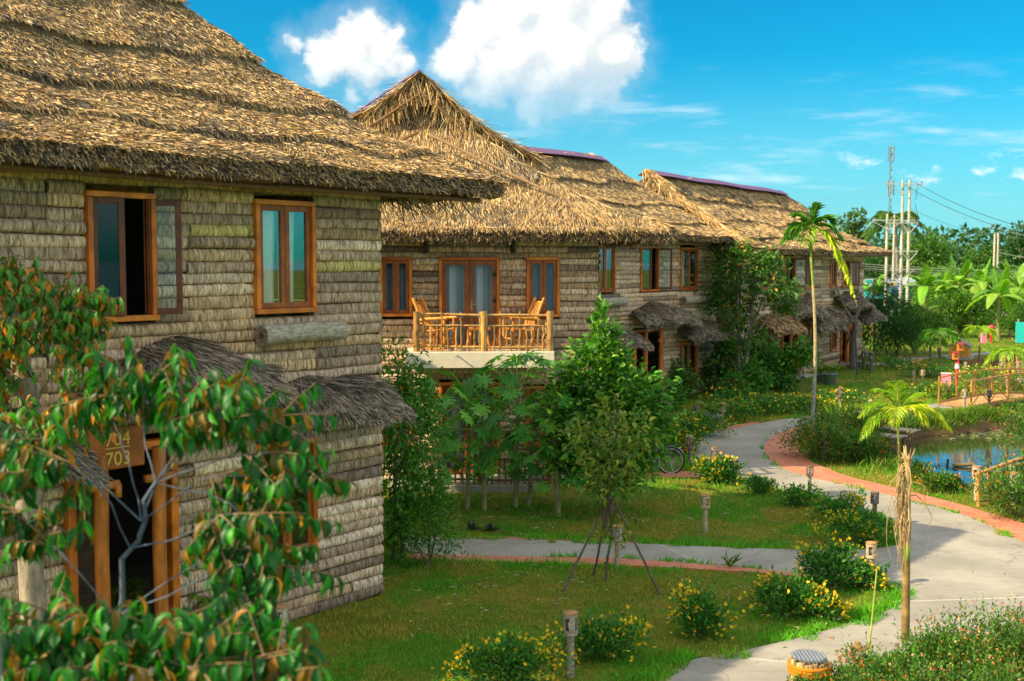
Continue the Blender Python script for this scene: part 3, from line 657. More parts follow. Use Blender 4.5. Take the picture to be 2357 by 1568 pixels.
def canopy(par, xm, hw, zt, proj, drop, n=2600, sw=.012, sl=.5, side=.3, lit=False, seed=3):
    """thatched hood over a door or window, fixed to the wall"""
    m = MB()
    def S(u, v):
        x = xm+u*hw*(.9+.16*v); y = -.03-v*proj*(1-.28*u*u)
        z = zt-drop*(.35*v+.65*v*v)-side*np.abs(u)**2.2*(1-.35*v)+.05*np.sin(u*5+seed)+.05*(vn(u*4+9, v*4, seed)-.5)
        return np.stack([x, y, z], -1)
    U, Vv = np.meshgrid(np.linspace(-1, 1, 31), np.linspace(0, 1, 15)); A = S(U, Vv)
    m.grid(A[..., 0], A[..., 1], A[..., 2]); th = .05+.12*Vv*np.ones_like(U)
    m.grid(A[:, ::-1, 0], A[:, ::-1, 1]+.02, (A[..., 2]-th)[:, ::-1])
    for a in ((-1, slice(None)), (slice(None), 0), (slice(None), -1)):
        q = A[a]; l = th[a]; k = len(q); b = q-np.stack([0*l, 0*l, l], 1); i = np.arange(k-1)
        m.add(np.concatenate([q, b]), np.stack([i, i+1, k+i+1, k+i], 1))
    u = RS.uniform(-1, 1, n); v = RS.uniform(-.02, 1, n)**.85; v = np.nan_to_num(v, nan=0.)
    P = S(u, v); e = .03; D = nrm(S(u, v+e)-S(u, v-e)); Du = nrm(S(u+e, v)-S(u-e, v)); N = nrm(np.cross(Du, -D))
    N *= np.sign(N[:, 2:3]+1e-6)
    D = nrm(D+Du*(u*.55+RS.normal(0, .32, n))[:, None]+N*RS.normal(.06, .07, n)[:, None])
    L = sl*RS.uniform(.4, 1.2, n)*np.clip(1.15-v*.75, .3, 1)
    cols = STRAWC if lit else GREYC  # lit: gold straw puts the sunlit look into the hood's colour
    m.leaves(P, D, L, sw*RS.uniform(.6, 1.6, n), STRAW, pal(cols, n, None, .22), tilt=.5, mi=1)
    k = n//5; u = RS.uniform(-1, 1, k); P = S(u, np.ones(k))-np.stack([0*u, 0*u, RS.uniform(0, .15, k)], 1)
    D = np.stack([u*.5+RS.normal(0, .25, k), -.6+RS.normal(0, .2, k), RS.uniform(-1, -.1, k)], 1)
    m.leaves(P, D, sl*.45*RS.uniform(.5, 1.1, k), sw*1.4, STRAW, pal(cols, k, None, .2), up=(0, -1, .3), mi=1)
    return m.build('canopy', [M_THATCHG, M_STRAW], par)
def spout(par, x0, x1, z, r=.13):
    m = MB(); xs = np.linspace(x0, x1, 12); zz = z+.02*np.sin(np.linspace(0, PI, 12))
    P = np.stack([xs, np.full(12, -.07-r), zz], 1); rr = r*(1+.05*np.sin(np.arange(12)*2.1)); rr[0] *= 1.06; rr[-1] *= 1.05
    m.tube(P, rr, 18, (.42, .37, .28), cap=False)
    for e, s in ((0, -1), (11, 1)):     # sawn end with a darker heart
        for (ra, rb, c) in ((0, .35, (.12, .09, .06)), (.35, .8, (.24, .19, .13)), (.8, 1., (.34, .28, .2))):
            a = np.arange(19)*2*PI/18; o = P[e]+np.array([s*.003, 0, 0])
            V = np.concatenate([np.stack([0*a, ra*rr[e]*np.cos(a), ra*rr[e]*np.sin(a)], 1)+o, np.stack([0*a, rb*rr[e]*np.cos(a), rb*rr[e]*np.sin(a)], 1)+o]); i = np.arange(18)
            m.add(V, np.stack([i, i+1, 20+i, 19+i], 1), c)
    return m.build('wall_log', M_LAMPWOOD, par)
def door(par, x0, x1, z1, z0=0., leafcol=(.035, .014, .008), ajar=True):
    m = MB(); t = .11
    for x in (x0+t/2, x1-t/2): m.box((x, -.06, (z0+z1)/2), (t, .18, z1-z0), pal(C_FR, 1)[0])
    m.box(((x0+x1)/2, -.065, z1-t/2), (x1-x0+.01, .2, t), pal(C_FR, 1)[0])
    d = m.build('door', M_WOODX, par); bev(d, .02)
    for fx in (.2, .72):
        p = MB(); x = x0+(x1-x0)*fx; zz = np.linspace(z0, z1-.05, 9)
        p.tube(np.stack([x+.008*np.sin(zz*3), np.full(9, -.34), zz], 1), .085, 12, (.48, .15, .025)); 
        p.box((x+.02, -.34, z1-.42), (.42, .09, .09), (.5, .17, .03)); p.box((x+.21, -.34, z1-.5), (.07, .1, .16), (.5, .17, .03))
        p.build('post', M_WOOD, d, smooth=True)
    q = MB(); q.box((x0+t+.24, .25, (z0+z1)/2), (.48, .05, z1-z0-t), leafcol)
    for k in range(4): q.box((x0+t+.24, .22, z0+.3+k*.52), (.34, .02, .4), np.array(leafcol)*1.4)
    bev(q.build('door_leaf', M_WOODX, d), .01)
    q = MB(); q.box(((x0+x1)/2, -.35, .06), (x1-x0+.3, .9, .12), (.45, .42, .36)); q.build('step', M_PLASTER, d)
    return d
def poles(par, segs, r=.035, name='eave_pole'):
    m = MB()
    for a, b in segs:
        t = np.linspace(0, 1, 10)[:, None]; P = np.array(a)*(1-t)+np.array(b)*t; P[:, 2] += .012*np.sin(t[:, 0]*9)
        m.tube(P, r, 8, pal([(.26, .13, .05), (.2, .1, .045), (.3, .19, .09)], 1)[0])
    return m.build(name, M_POLE, par)
def shell(par, x0, x1, D, h, opens, pitch, step, joints, coarse=.4):
    m = MB()
    logwall(m, x0, x1, 0, h, opens, lambda x, o, z: (x, -o, z), pitch, step, joints); f = m.build('wall', M_LOG, par, smooth=True)
    sides = []
    for fn, a, b in ((lambda x, o, z: (x1+o, x, z), .0, D), (lambda x, o, z: (x0-o, x, z), .0, D), (lambda x, o, z: (x, D+o, z), x0, x1)):
        m = MB(); logwall(m, a, b, 0, h, [], fn, pitch, coarse, []); m.build('wall', M_LOG, par, smooth=True)
    # inside lining, dark
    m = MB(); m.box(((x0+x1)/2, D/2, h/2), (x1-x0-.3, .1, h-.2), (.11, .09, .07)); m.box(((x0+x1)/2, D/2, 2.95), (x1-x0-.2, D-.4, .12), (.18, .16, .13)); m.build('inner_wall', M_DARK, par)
    m = MB(); m.box(((x0+x1)/2, D/2, .06), (x1-x0+.02, D+.02, .1), (.42, .39, .33)); m.build('plinth', M_PLASTER, par)
A1 = math.atan2(.78, .625)
# ---- house 1 (near)
O1 = G(877, 1366)
H1 = thing('thatched_house', 'nearest two-storey log house with big thatched roof, doorway half hidden by leaves', 'house', O1, A1, 'thatched log houses along the path')
W1 = [(-4.82, -3.9, 4.32, 5.87), (-2.37, -1.32, 4.34, 5.88), (-2.38, -1.35, .93, 2.58), (-5.18, -3.68, 0, 2.85)]
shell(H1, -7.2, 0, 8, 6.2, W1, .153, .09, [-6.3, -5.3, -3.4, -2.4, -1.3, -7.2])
window(H1, *W1[0], lang=math.radians(20), rang=math.radians(142), cur=None)
window(H1, *W1[1], cur='half', light=(.85, .85, .82)); window(H1, *W1[2], cur='left', light=(.6, .62, .62))
d1 = door(H1, -5.18, -3.68, 2.85)
def number_board(par, x, y, z):
    m = MB(); m.box((x, y, z), (.74, .05, .50), (.42, .12, .02)); b = m.build('number_board', M_WOODX, par); bev(b, .02)
    for txt, dz in (('704', .03), ('703', -.2)):
        cu = bpy.data.curves.new('digits', 'FONT'); cu.body = txt; cu.size = .23; cu.extrude = .006; cu.align_x = 'CENTER'
        o = bpy.data.objects.new('digits', cu); COL.objects.link(o)
        me = bpy.data.meshes.new_from_object(o.evaluated_get(bpy.context.evaluated_depsgraph_get())); bpy.data.objects.remove(o)
        at = me.attributes.new("Col", 'FLOAT_COLOR', 'POINT'); at.data.foreach_set("color", np.tile([.75, .5, .09, 1], len(me.vertices)).astype(np.float32))
        me.materials.append(M_PAINT); t = bpy.data.objects.new('digits', me); COL.objects.link(t); t.parent = b
        t.location = (x, y-.03, z+dz); t.rotation_euler = (PI/2, 0, 0)
    m = MB(); m.box((x, y-.031, z+.005), (.32, .008, .012), (.75, .5, .09)); m.build('fraction_bar', M_PAINT, b)
number_board(d1, -4.68, -.36, 2.86)
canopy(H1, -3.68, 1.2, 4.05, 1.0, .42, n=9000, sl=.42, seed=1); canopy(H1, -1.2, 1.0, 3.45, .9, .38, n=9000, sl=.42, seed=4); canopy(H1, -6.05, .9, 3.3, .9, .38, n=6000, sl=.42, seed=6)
spout(H1, -2.38, -.92, 4.06)
R1 = (-8.7, 1.9, -.85, 8.85, -5.3, -1.85, 4, 4, 6.33, 10.0, .42, 9.5)
thatch_roof(H1, R1, 470000, .09, .15, .0125, seed=10, view=lambda x, y: y < 5.2)
poles(H1, [((-8.4, -.62, 6.03), (1.6, -.62, 6.0)), ((-8.4, -.3, 6.14), (1.6, -.3, 6.1)), ((-6.6, -.1, 5.98), (-4.4, -.75, 6.12)), ((1.3, -.7, 6.05), (1.3, 8, 6.05)), ((.35, -.05, 6.05), (.35, 8, 6.05)), ((-2.6, -.1, 6.0), (-1.4, -.72, 6.1))], .04)
m = MB()   # torn palm leaf under the far eave corner
k = 150; px = RS.uniform(.3, 1.75, k); py = RS.uniform(-.6, 1.2, k)
m.leaves(np.stack([px, py, np.full(k, 6.05)], 1), np.stack([RS.normal(.5, .3, k), RS.normal(-.3, .3, k), -np.abs(RS.normal(.9, .3, k))], 1), RS.uniform(.2, .5, k), .02, STRAW, pal(GREYC, k), tilt=.8); m.build('hanging_leaf', M_STRAW, H1)
# ---- house 2 (balcony end)
A2 = math.radians(3); O2 = np.array([-.98, 26.5, 0])
H2 = thing('thatched_house', 'log house with cream balcony and rustic stick railing under a peaked thatch gable', 'house', O2, A2, 'thatched log houses along the path')
W2 = [(-2.05, -1.31, 3.82, 5.18), (1.31, 2.08, 3.8, 5.18), (-.7, .69, 3.08, 5.18), (-.7, .69, .15, 2.3), (1.31, 2.08, .8, 2.2), (-2.05, -1.31, .8, 2.2)]
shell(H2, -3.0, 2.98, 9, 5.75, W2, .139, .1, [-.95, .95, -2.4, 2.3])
for i in (0, 1, 4, 5): window(H2, *W2[i], cur='full', light=(.30, .42, .56))
def french(par, x0, x1, z0, z1):
    m = MB(); barframe(m, x0, x1, z0, z1, .07, -.045, .13, C_FR, bottom=False)
    d = m.build('balcony_door', M_WOODX, par); bev(d, .014); a, b = x0+.07, x1-.07; h = (b-a)/2
    for hx, s in ((a, 1), (b, -1)): sash(d, hx, h-.004, z0+.02, z1-.075, 0, s, (.25, .075, .014), 'door_leaf', .11, mid=z0+.62)
    curtain(d, a, b, z0+.05, z1-.1, .14, (.74, .80, .88), .03, 40, True)
    for zz in (z1-.4, z1-1.0):
        m = MB(); m.box((b-.02, -.08, zz), (.05, .03, .1), (.01, .01, .01)); m.box((b-.07, -.085, zz), (.06, .03, .04), (.01, .01, .01)); m.build('hinge', M_METAL, d)
    m = MB(); m.box(((a+b)/2+.05, -.08, z0+1.0), (.03, .02, .2), (.5, .36, .1)); m.tube([((a+b)/2+.05, -.1, z0+1.02), ((a+b)/2+.16, -.11, z0+1.02)], .011, 8, (.5, .36, .1)); m.build('handle', M_METAL, d)
    return d
french(H2, *W2[2][:2], 3.08, 5.18); french(H2, *W2[3][:2], .15, 2.3)
def sticks(mb, P, r, col):
    P = np.asarray(P, float); t = np.linspace(0, 1, 7)[:, None]; Q = P[0]*(1-t)+P[1]*t+RS.normal(0, .008, (7, 3)); Q[0] = P[0]; Q[-1] = P[1]
    mb.tube(Q, r*(1+RS.normal(0, .08, 7)), 7, col)
def rail(par, x0, x1, y0, z0, yb, dark=1., name='railing'):
    C = np.array([(.42, .22, .06), (.5, .28, .08), (.33, .19, .07)])*dark
    m = MB(); W = x1-x0
    for p, q in (((x0, y0), (x1, y0)), ((x0, yb), (x0, y0)), ((x1, y0), (x1, yb))):
        p, q = np.array(p), np.array(q); L = np.linalg.norm(q-p)
        for zz, r in ((.80, .03), (.56, .03), (.10, .03)): sticks(m, [(*p, z0+zz+.02), (*q, z0+zz-.01)], r, pal(C, 1)[0])
        nb = int(L/.135)
        for i in range(1, nb):
            a = p+(q-p)*(i/nb+RS.normal(0, .006)); top = .88 if i % 3 == 1 else .58
            sticks(m, [(*(a+(0, -.02)), z0+.0), (*(a+RS.normal(0, .012, 2)), z0+top)], .021, pal(C, 1)[0]*(.75 if i % 2 else 1))
    r_ = m.build(name, M_WOOD, par)
    for x, y in ((x0, y0), ((x0+x1)/2, y0), (x1, y0)):
        p = MB(); zz = np.linspace(z0, z0+.88, 8); p.tube(np.stack([x+RS.normal(0, .008, 8), np.full(8, y), zz], 1), .075*(1+RS.normal(0, .05, 8)), 10, pal(C*1.1, 1)[0]); p.build('post', M_WOOD, r_)
    return r_
m = MB(); m.box((.22, -.68, 2.92), (3.25, 1.36, .36), (.78, .70, .52)); bal = m.build('balcony', M_PLASTER, H2); bev(bal, .012)
for x in (-.3, .92):
    m = MB(); m.tube([(x, -1.3, 3.03), (x, -1.47, 3.02)], .018, 10, (.5, .5, .5)); m.build('drain_pipe', M_METAL, bal)
rail(H2, -1.18, 1.76, -1.26, 3.1, -.1)
m = MB(); m.box((0, -.68, .07), (3.6, 1.5, .16), (.34, .31, .25)); m.build('terrace', M_PLASTER, H2); rail(H2, -1.3, 1.75, -1.3, .15, -.1, .38)
for x in (-1.0, 1.0):
    m = MB(); m.box((x, -.1, 5.45), (.05, .06, .3), (.015, .014, .012)); m.tube([(x, -.1, 5.55), (x, -.24, 5.56)], .014, 8, (.015, .014, .012)); m.lathe([(0, 5.55), (.07, 5.5), (.05, 5.47), (.055, 5.36), (.075, 5.3), (.03, 5.27), (0, 5.26)], (x, -.24, 0), 12, (.03, .028, .025)); m.build('wall_lantern', M_METAL, H2, smooth=True)
R2 = (-5.9, 4.5, -.85, 10, -1.12, -1.12, 3.0, 8, 5.86, 9.35, .5)
thatch_roof(H2, R2, 270000, .10, .34, .0135, lift=.07, ja=.16, view=lambda x, y: y < 6.5, saw=.06, course=2.2, wts=(3, 3.2, 2.4, 1.4, .9, .5, 1.1), seed=40)
def gable(par):
    # overhanging gable: two slopes of thatch meeting at the peak, poles and hanging leaves beneath
    m = MB(); apex = np.array([-1.15, 2.0, 9.7]); back = np.array([-1.15, 4.6, 9.55])
    for s, wx, dz in ((1, 2.75, 2.0), (-1, 2.4, 1.35)):
        lo_f = apex+np.array([s*wx, .25, -dz]); lo_b = lo_f+np.array([s*.1, 2.0, -.2])
        u, v = np.meshgrid(np.linspace(0, 1, 14), np.linspace(0, 1, 22))
        def S(u, v):
            a = apex*(1-v)[..., None]+lo_f*v[..., None]; b = back*(1-v)[..., None]+lo_b*v[..., None]
            q = a*(1-u)[..., None]+b*u[..., None]; q[..., 2] -= .22*np.sin(v*PI)*(1) ; return q
        A = S(u, v); m.grid(A[..., 0], A[..., 1], A[..., 2]); m.grid(A[..., 0], A[..., 1], A[..., 2]-.16)
        V = np.concatenate([A[:, 0], A[:, 0]-np.array([0, 0, .16])]); i = np.arange(21); m.add(V, np.stack([i, i+1, 22+i+1, 22+i], 1))
        n = 7000; uu = RS.uniform(-.03, 1, n); vv = RS.uniform(0, 1, n); P = S(uu, vv); D = nrm(S(uu, vv+.03)-S(uu, vv-.03))+RS.normal(0, .2, (n, 3)); D[:, 1] -= .25
        P[:, 2] += .03; m.leaves(P, D, RS.uniform(.25, .65, n), .022, STRAW, pal(STRAWC, n, (3, 3, 2, 1.3, .8, .4, 1.4), .2), up=(s*.6, -.2, 1), mi=1)
        n = 900; vv = RS.uniform(.02, 1.05, n); P = S(RS.uniform(-.02, .25, n), vv); P[:, 2] -= RS.uniform(.0, .16, n)
        D = np.stack([RS.normal(-s*.1, .25, n), RS.normal(-.2, .25, n), -np.ones(n)], 1); m.leaves(P, D, RS.uniform(.3, .8, n), .024, STRAW, pal(STRAWC, n, (3, 3, 2, .7, .4, .2, 2), .2), up=(0, -1, 0), mi=1)
    m.build('gable', [M_THATCH, M_STRAW], par)
    poles(par, [(apex+(0, -.1, -.55), apex+(-1.9, 0, -1.75)), (apex+(0, -.1, -.5), apex+(2.2, 0, -2.35)), ((-1.2, 1.3, 8.15), (-2.8, 1.0, 7.35)), ((-.95, 1.25, 8.1), (1.9, .2, 6.65))], .035, 'gable_pole')
    m = MB(); A = apex+np.array([0, -.12, .0]); B = apex+np.array([-1.75, .2, -1.1])
    for dz in (0, .03): m.add([A+(0, 0, dz), B+(0, 0, dz), B+(0, .28, dz+.08), A+(0, .28, dz+.08)], [[0, 1, 2, 3]], (.16, .03, .2))
    m.box(((A[0]), 5.2, 9.45), (.5, 5.5, .04), (.16, .03, .2)); m.build('ridge_cap', M_PAINT, par)
gable(H2)
# ---- house 3
O3 = G(1645, 898)
H3 = thing('thatched_house', 'middle log house whose long thatched roof meets the gable house, door under grey thatch hood', 'house', O3, A1, 'thatched log houses along the path')
W3 = [(-8.55, -7.35, 4.06, 5.7), (-5.7, -4.45, 4.04, 5.68), (-2.9, -1.6, 4.03, 5.66), (-2.85, -1.55, .35, 2.05), (-6.15, -4.15, 0, 2.68)]
shell(H3, -10.5, 0, 8, 6.05, W3, .16, .14, [-7, -4.1, -3.1, -1.4])
window(H3, *W3[0], light=(.75, .12, .13)); window(H3, *W3[1], lang=.2, rang=math.radians(130), cur=None); window(H3, *W3[2], light=(.5, .62, .6)); window(H3, *W3[3], light=(.6, .55, .3))
door(H3, *W3[4][:2], 2.68)
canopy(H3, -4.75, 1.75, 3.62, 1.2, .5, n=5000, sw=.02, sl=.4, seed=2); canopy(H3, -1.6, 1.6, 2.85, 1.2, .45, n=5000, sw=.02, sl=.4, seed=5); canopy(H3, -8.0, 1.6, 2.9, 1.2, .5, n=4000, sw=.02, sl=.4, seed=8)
spout(H3, -8.5, -6.9, 3.72, .15); spout(H3, -2.9, -1.05, 3.66, .15)
R3 = (-13.5, 2.3, -.95, 9, -12.8, -2.1, 4, 4, 6.15, 9.25, .4)
thatch_roof(H3, R3, 230000, .14, .2, .019, lift=.06, view=lambda x, y: y < 5.2, seed=60, course=1.5, saw=.12)
def ridgecap(par, xa, xb, y, z):
    m = MB(); n = 22; xs = np.linspace(xa, xb, n); dz = .02*np.sin(xs*1.1)
    for s in (1, -1):
        for o in (0, .02):
            V = np.concatenate([np.stack([xs, np.full(n, y), z+dz+o], 1), np.stack([xs, np.full(n, y-s*.38), z-.22+dz+o], 1)]); i = np.arange(n-1); m.add(V, np.stack([i, i+1, n+i+1, n+i], 1), pal([(.15, .06, .15), (.2, .08, .13), (.12, .08, .18)], 1)[0])
    for x in xs[::2]: m.box((x, y-.19, z-.10), (.03, .38, .03), (.12, .05, .15), R=Matrix.Rotation(.54, 3, 'X'))
    m.build('ridge_cap', M_PAINT, par)
ridgecap(H3, -12.6, -2.3, 4, 9.36)
poles(H3, [((-11, -.6, 5.88), (1.6, -.6, 5.86)), ((.9, -.5, 5.9), (.9, 6, 5.9))], .05)
# ---- house 4
A4 = math.atan2(.839, .545); O4 = G(1982, 829)
H4 = thing('thatched_house', 'farthest long log house with two rows of small thatch hoods behind a bare tree', 'house', O4, A4, 'thatched log houses along the path')
W4 = [(-14.8, -13.55, 3.95, 5.4), (-12.05, -10.7, 3.93, 5.38), (-9.3, -8.2, 3.9, 5.38), (-5.65, -4.7, 3.9, 5.25), (-3.76, -2.5, 3.9, 5.25), (-2.05, -1.25, 3.88, 5.25), (-9.15, -7.85, .7, 2.2), (-5.45, -4.5, .8, 2.2), (-14.8, -13.6, .8, 2.2), (-12.3, -10.35, 0, 2.4), (-3.85, -2.7, 0, 2.4)]
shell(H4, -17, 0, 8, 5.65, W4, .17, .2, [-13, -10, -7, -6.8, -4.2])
for i, w in enumerate(W4[:9]): window(H4, *w, cur=None if i in (1, 4) else 'half', rang=math.radians(125) if i in (1, 4) else 0, light=(.5, .52, .45))
door(H4, *W4[9][:2], 2.4); door(H4, *W4[10][:2], 2.4)
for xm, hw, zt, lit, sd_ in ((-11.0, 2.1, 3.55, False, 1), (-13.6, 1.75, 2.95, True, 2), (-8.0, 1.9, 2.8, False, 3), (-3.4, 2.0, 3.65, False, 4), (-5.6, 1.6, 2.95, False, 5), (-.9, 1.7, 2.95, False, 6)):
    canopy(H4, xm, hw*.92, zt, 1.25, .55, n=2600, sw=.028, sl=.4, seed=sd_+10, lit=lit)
for x in (-9.3, -5.6, -2.0): spout(H4, x, x+1.0, 3.62, .15)
R4 = (-18.3, 2.0, -.9, 9, -17.3, -.9, 4, 4, 5.75, 8.8, .4)
thatch_roof(H4, R4, 210000, .18, .25, .025, lift=.06, view=lambda x, y: y < 5.2, seed=80, course=1.5, saw=.14)
ridgecap(H4, -17.4, -1.2, 4, 8.92)
m = MB()   # gable thatch at the near end of house 4
n = 2500; v = RS.uniform(0, 1, n); P = np.stack([-17.55-.75*v+RS.normal(0, .12, n), 3.9-4.6*v+RS.normal(0, .1, n), 8.85-3.9*v+.95*v*v+.1], 1)
m.leaves(P, np.stack([.2+RS.normal(0, .3, n), -.8+RS.normal(0, .3, n), -.8+RS.normal(0, .2, n)], 1), RS.uniform(.3, .6, n), .035, STRAW, pal(STRAWC, n, (3, 3, 1, .4, .1, .1, 2)), tilt=.5); m.build('gable', M_STRAW, H4)
HOUSE_BOX += [(O1, A1, -7.3, .1, -.1, 8), (O2, A2, -3.2, 3.1, -.1, 9), (O2, A2, -1.9, 1.9, -1.5, 0), (O3, A1, -10.6, .1, -.1, 8), (O4, A4, -17, .1, -.1, 8)]
grassfield(380000, 11.5, 24, .055, .011, 'grass')
grassfield(170000, 24, 48, .075, .024, 'grass')
grassfield(60000, 48, 100, .12, .06, 'grass')
# ================================================================ GARDEN THINGS
LC = [(.50, .42, .29), (.42, .34, .23), (.36, .30, .22), (.46, .36, .22)]; LD = [(.16, .13, .11), (.2, .16, .13)]
def lamp(loc, h, r, label, rz=0., dark=False, tilt=(0, 0)):
    """bollard lamp: a hollowed log head with slot windows on a thinner log post"""
    o = thing('bollard_lamp', label, 'garden lamp', loc, rz, 'log bollard lamps around the garden'); o.rotation_euler = (tilt[0], tilt[1], rz)
    hh = r*2.75; c = pal(LD if dark else LC, 1)[0]
    m = MB(); zz = np.linspace(0, h-hh+.02, 6); m.tube(np.stack([RS.normal(0, .003, 6), RS.normal(0, .003, 6), zz], 1), r*.54*(1+RS.normal(0, .04, 6)), 12, c*pal([(1, 1, 1), (.85, .85, .85)], 6, None, .08)); m.build('post', M_LAMPWOOD, o, smooth=True)
    m = MB(); n = 24; z0 = h-hh
    rows = [z0, z0+hh*.2, z0+hh*.78, h]; ri = r*.72
    a = np.arange(n+1)*2*PI/n
    def ring(rr, z): return np.stack([rr*np.cos(a), rr*np.sin(a), np.full(n+1, z)], 1)
    for k in range(3):
        for q in range(n):
            if k == 1 and q % 6 in (0, 1, 2): continue           # four slots
            A = [ring(r, rows[k])[q], ring(r, rows[k])[q+1], ring(r, rows[k+1])[q+1], ring(r, rows[k+1])[q]]
            B = [ring(ri, rows[k])[q], ring(ri, rows[k])[q+1], ring(ri, rows[k+1])[q+1], ring(ri, rows[k+1])[q]]
            cc = c*RS.uniform(.85, 1.1)
            m.add(A, [[0, 1, 2, 3]], cc); m.add(B[::-1], [[0, 1, 2, 3]], c*.5)
            m.add([A[0], B[0], B[3], A[3]], [[0, 1, 2, 3]], c*.8); m.add([A[1], A[2], B[2], B[1]], [[0, 1, 2, 3]], c*.8)
            if k == 0: m.add([A[3], A[2], B[2], B[3]], [[0, 1, 2, 3]], c*.8)
            if k == 2: m.add([A[0], B[0], B[1], A[1]], [[0, 1, 2, 3]], c*.8)
    top = np.array([.40, .22, .10]) if not dark else np.array([.2, .16, .13])
    m.lathe([(r*1.03, h-.012), (r*1.05, h), (r*.98, h+.012), (.001, h+.016)], (0, 0, 0), 24, top); m.lathe([(.001, z0+.004), (r, z0)], (0, 0, 0), 24, c*.7)
    m.build('lamp_head', M_LAMPWOOD, o)
    m = MB(); m.lathe([(.012, z0+.03), (.03, z0+hh*.35), (.034, z0+hh*.5), (.02, z0+hh*.62), (0, z0+hh*.64)], (0, 0, 0), 10, (.75, .76, .74)); m.build('bulb', M_PAINT, o, smooth=True)
    return o
LAMPS = [  # x, base y, head-top y, label, dark
 (651, 1524, 1392, 'log lamp on the lawn by the corner of the nearest house, partly behind leaves', 0),
 (1312, 1558, 1407, 'log lamp standing alone on the front lawn behind the yellow flowers', 0),
 (2006, 1353, 1247, 'log lamp with rusty top at the tip of the lawn beside the wide path', 0),
 (1420, 1308, 1208, 'log lamp behind the legs of the sapling tripod, beside the side path', 0),
 (1624, 1227, 1138, 'log lamp in the middle of the lawn between the two paths', 0),
 (2012, 1212, 1131, 'grey log lamp at the path edge behind the biggest yellow flower bush', 1),
 (1863, 1140, 1073, 'pale log lamp at the path edge where the brick strip begins', 0),
 (1645, 1092, 1029, 'log lamp rising from the yellow bush nearest the bicycle', 0),
 (1588, 1072, 1006, 'reddish log lamp between the bicycle wheel and the curving path', 1),
 (1556, 1025, 972, 'short dark log lamp sunk in the yellow flower hedge behind the bicycle', 1),
 (1540, 988, 924, 'dark log lamp by the middle house door, behind the flower hedge', 1),
 (1599, 992, 935, 'log lamp tilted beside the grey palm pot', 1),
 (1663, 983, 927, 'slim log lamp right of the grey palm pot at the path bend', 0),
 (1933, 947, 894, 'dark log lamp on the lawn behind the tall slim palm', 1),
 (1884, 992, 949, 'log lamp directly beside the trunk of the tall slim palm', 0),
 (1896, 1062, 994, 'near-black log lamp inside the orange lantana by the pond', 1),
 (2001, 958, 921, 'tilted log lamp at the left fronds of the short yellow palm', 0),
 (2123, 888, 852, 'pale log lamp on the lawn, the right one of a close pair', 0),
 (2102, 883, 858, 'pale log lamp on the lawn, the left one of a close pair', 0),
 (2044, 840, 814, 'dark log lamp where the far side path starts', 1),
 (2074, 843, 826, 'dark log lamp sunk among flowers along the far side path', 1),
 (2141, 824, 799, 'dark log lamp beside a thin young palm at the far path', 1),
 (2162, 824, 809, 'dark log lamp just left of the little wooden duck hut', 1),
 (2219, 945, 897, 'log lamp at the left end of the bamboo bridge railing', 0),
 (2222, 862, 834, 'log lamp standing behind the red post with little nest boxes', 0),
 (2305, 866, 827, 'pale log lamp at the start of the far bamboo railing', 0),
 (2344, 868, 832, 'pale log lamp inside the far bamboo railing', 0),
 (2276, 942, 897, 'grey log lamp seen through the bamboo bridge railing', 1),
 (2318, 905, 867, 'pale log lamp among yellow flowers behind the bamboo bridge', 0),
 (2247, 1153, 1073, 'pale log lamp at the pond stair beside the wooden handrail', 0),
 (2330, 1163, 1086, 'log lamp behind the lantana at the foot of the pond stair', 0),
 (1973, 1603, 1488, 'mossy log lamp rising from the lantana bed in the bottom right', 0),
 (1987, 852, 808, 'dark log lamp by the white pots at the end of the farthest house', 1),
 (2005, 858, 810, 'dark log lamp right beside a white pot near the feathery bush', 1)]
for x, yb, yt, lb, dk in LAMPS:
    p = G(x, yb); d = math.hypot(p[0], p[1]); h = (yb-yt)*p[1]/F_*1.0; h = min(max(h, .55), .95)
    lamp(p, h, h*.12 if d < 26 else h*.135, lb, RS.uniform(0, 1.2), bool(dk), (RS.normal(0, .02), (.14 if x in (2001, 1599) else RS.normal(0, .02))))
# ---------------------------------------------------------------- vegetation helpers
GREEN = [(.04, .14, .014), (.065, .19, .018), (.03, .10, .014), (.10, .24, .02)]
LIME = [(.14, .27, .02), (.19, .32, .03), (.09, .2, .018)]
def limb(m, P, r0, r1, col, n=7, k=7, wob=.03):
    P = np.asarray(P, float); t = np.linspace(0, 1, k); seg = np.linspace(0, 1, len(P))
    Q = np.stack([np.interp(t, seg, P[:, i]) for i in range(3)], 1); L = np.linalg.norm(P[-1]-P[0])
    Q[1:-1] += RS.normal(0, wob*L*.3, (k-2, 3)); m.tube(Q, np.linspace(r0, r1, k), n, col, cap=False)
    return Q
def clump_points(blobs, n, sub=26, sig=.28, shell=.55):
    """points in leaf clumps spread through a crown made of several lobes"""
    P = []; O = []; vol = np.array([b[1] if np.isscalar(b[1]) else np.prod(b[1])**(1/3.) for b in blobs])**2.2; vol = vol/vol.sum()
    for b, w in zip(blobs, vol):
        c = np.array(b[0], float); r = np.broadcast_to(np.asarray(b[1], float), (3,)); k = max(20, int(n*w))
        s = max(5, int(sub*w*len(blobs)))
        q = nrm(RS.normal(0, 1, (s, 3)))*(RS.uniform(shell, 1, (s, 1)))
        i = RS.randint(0, s, k); p = q[i]+RS.normal(0, sig, (k, 3)); P.append(c+p*r); O.append(nrm(p*r+np.array([0, 0, .15])))
    return np.concatenate(P), np.concatenate(O)
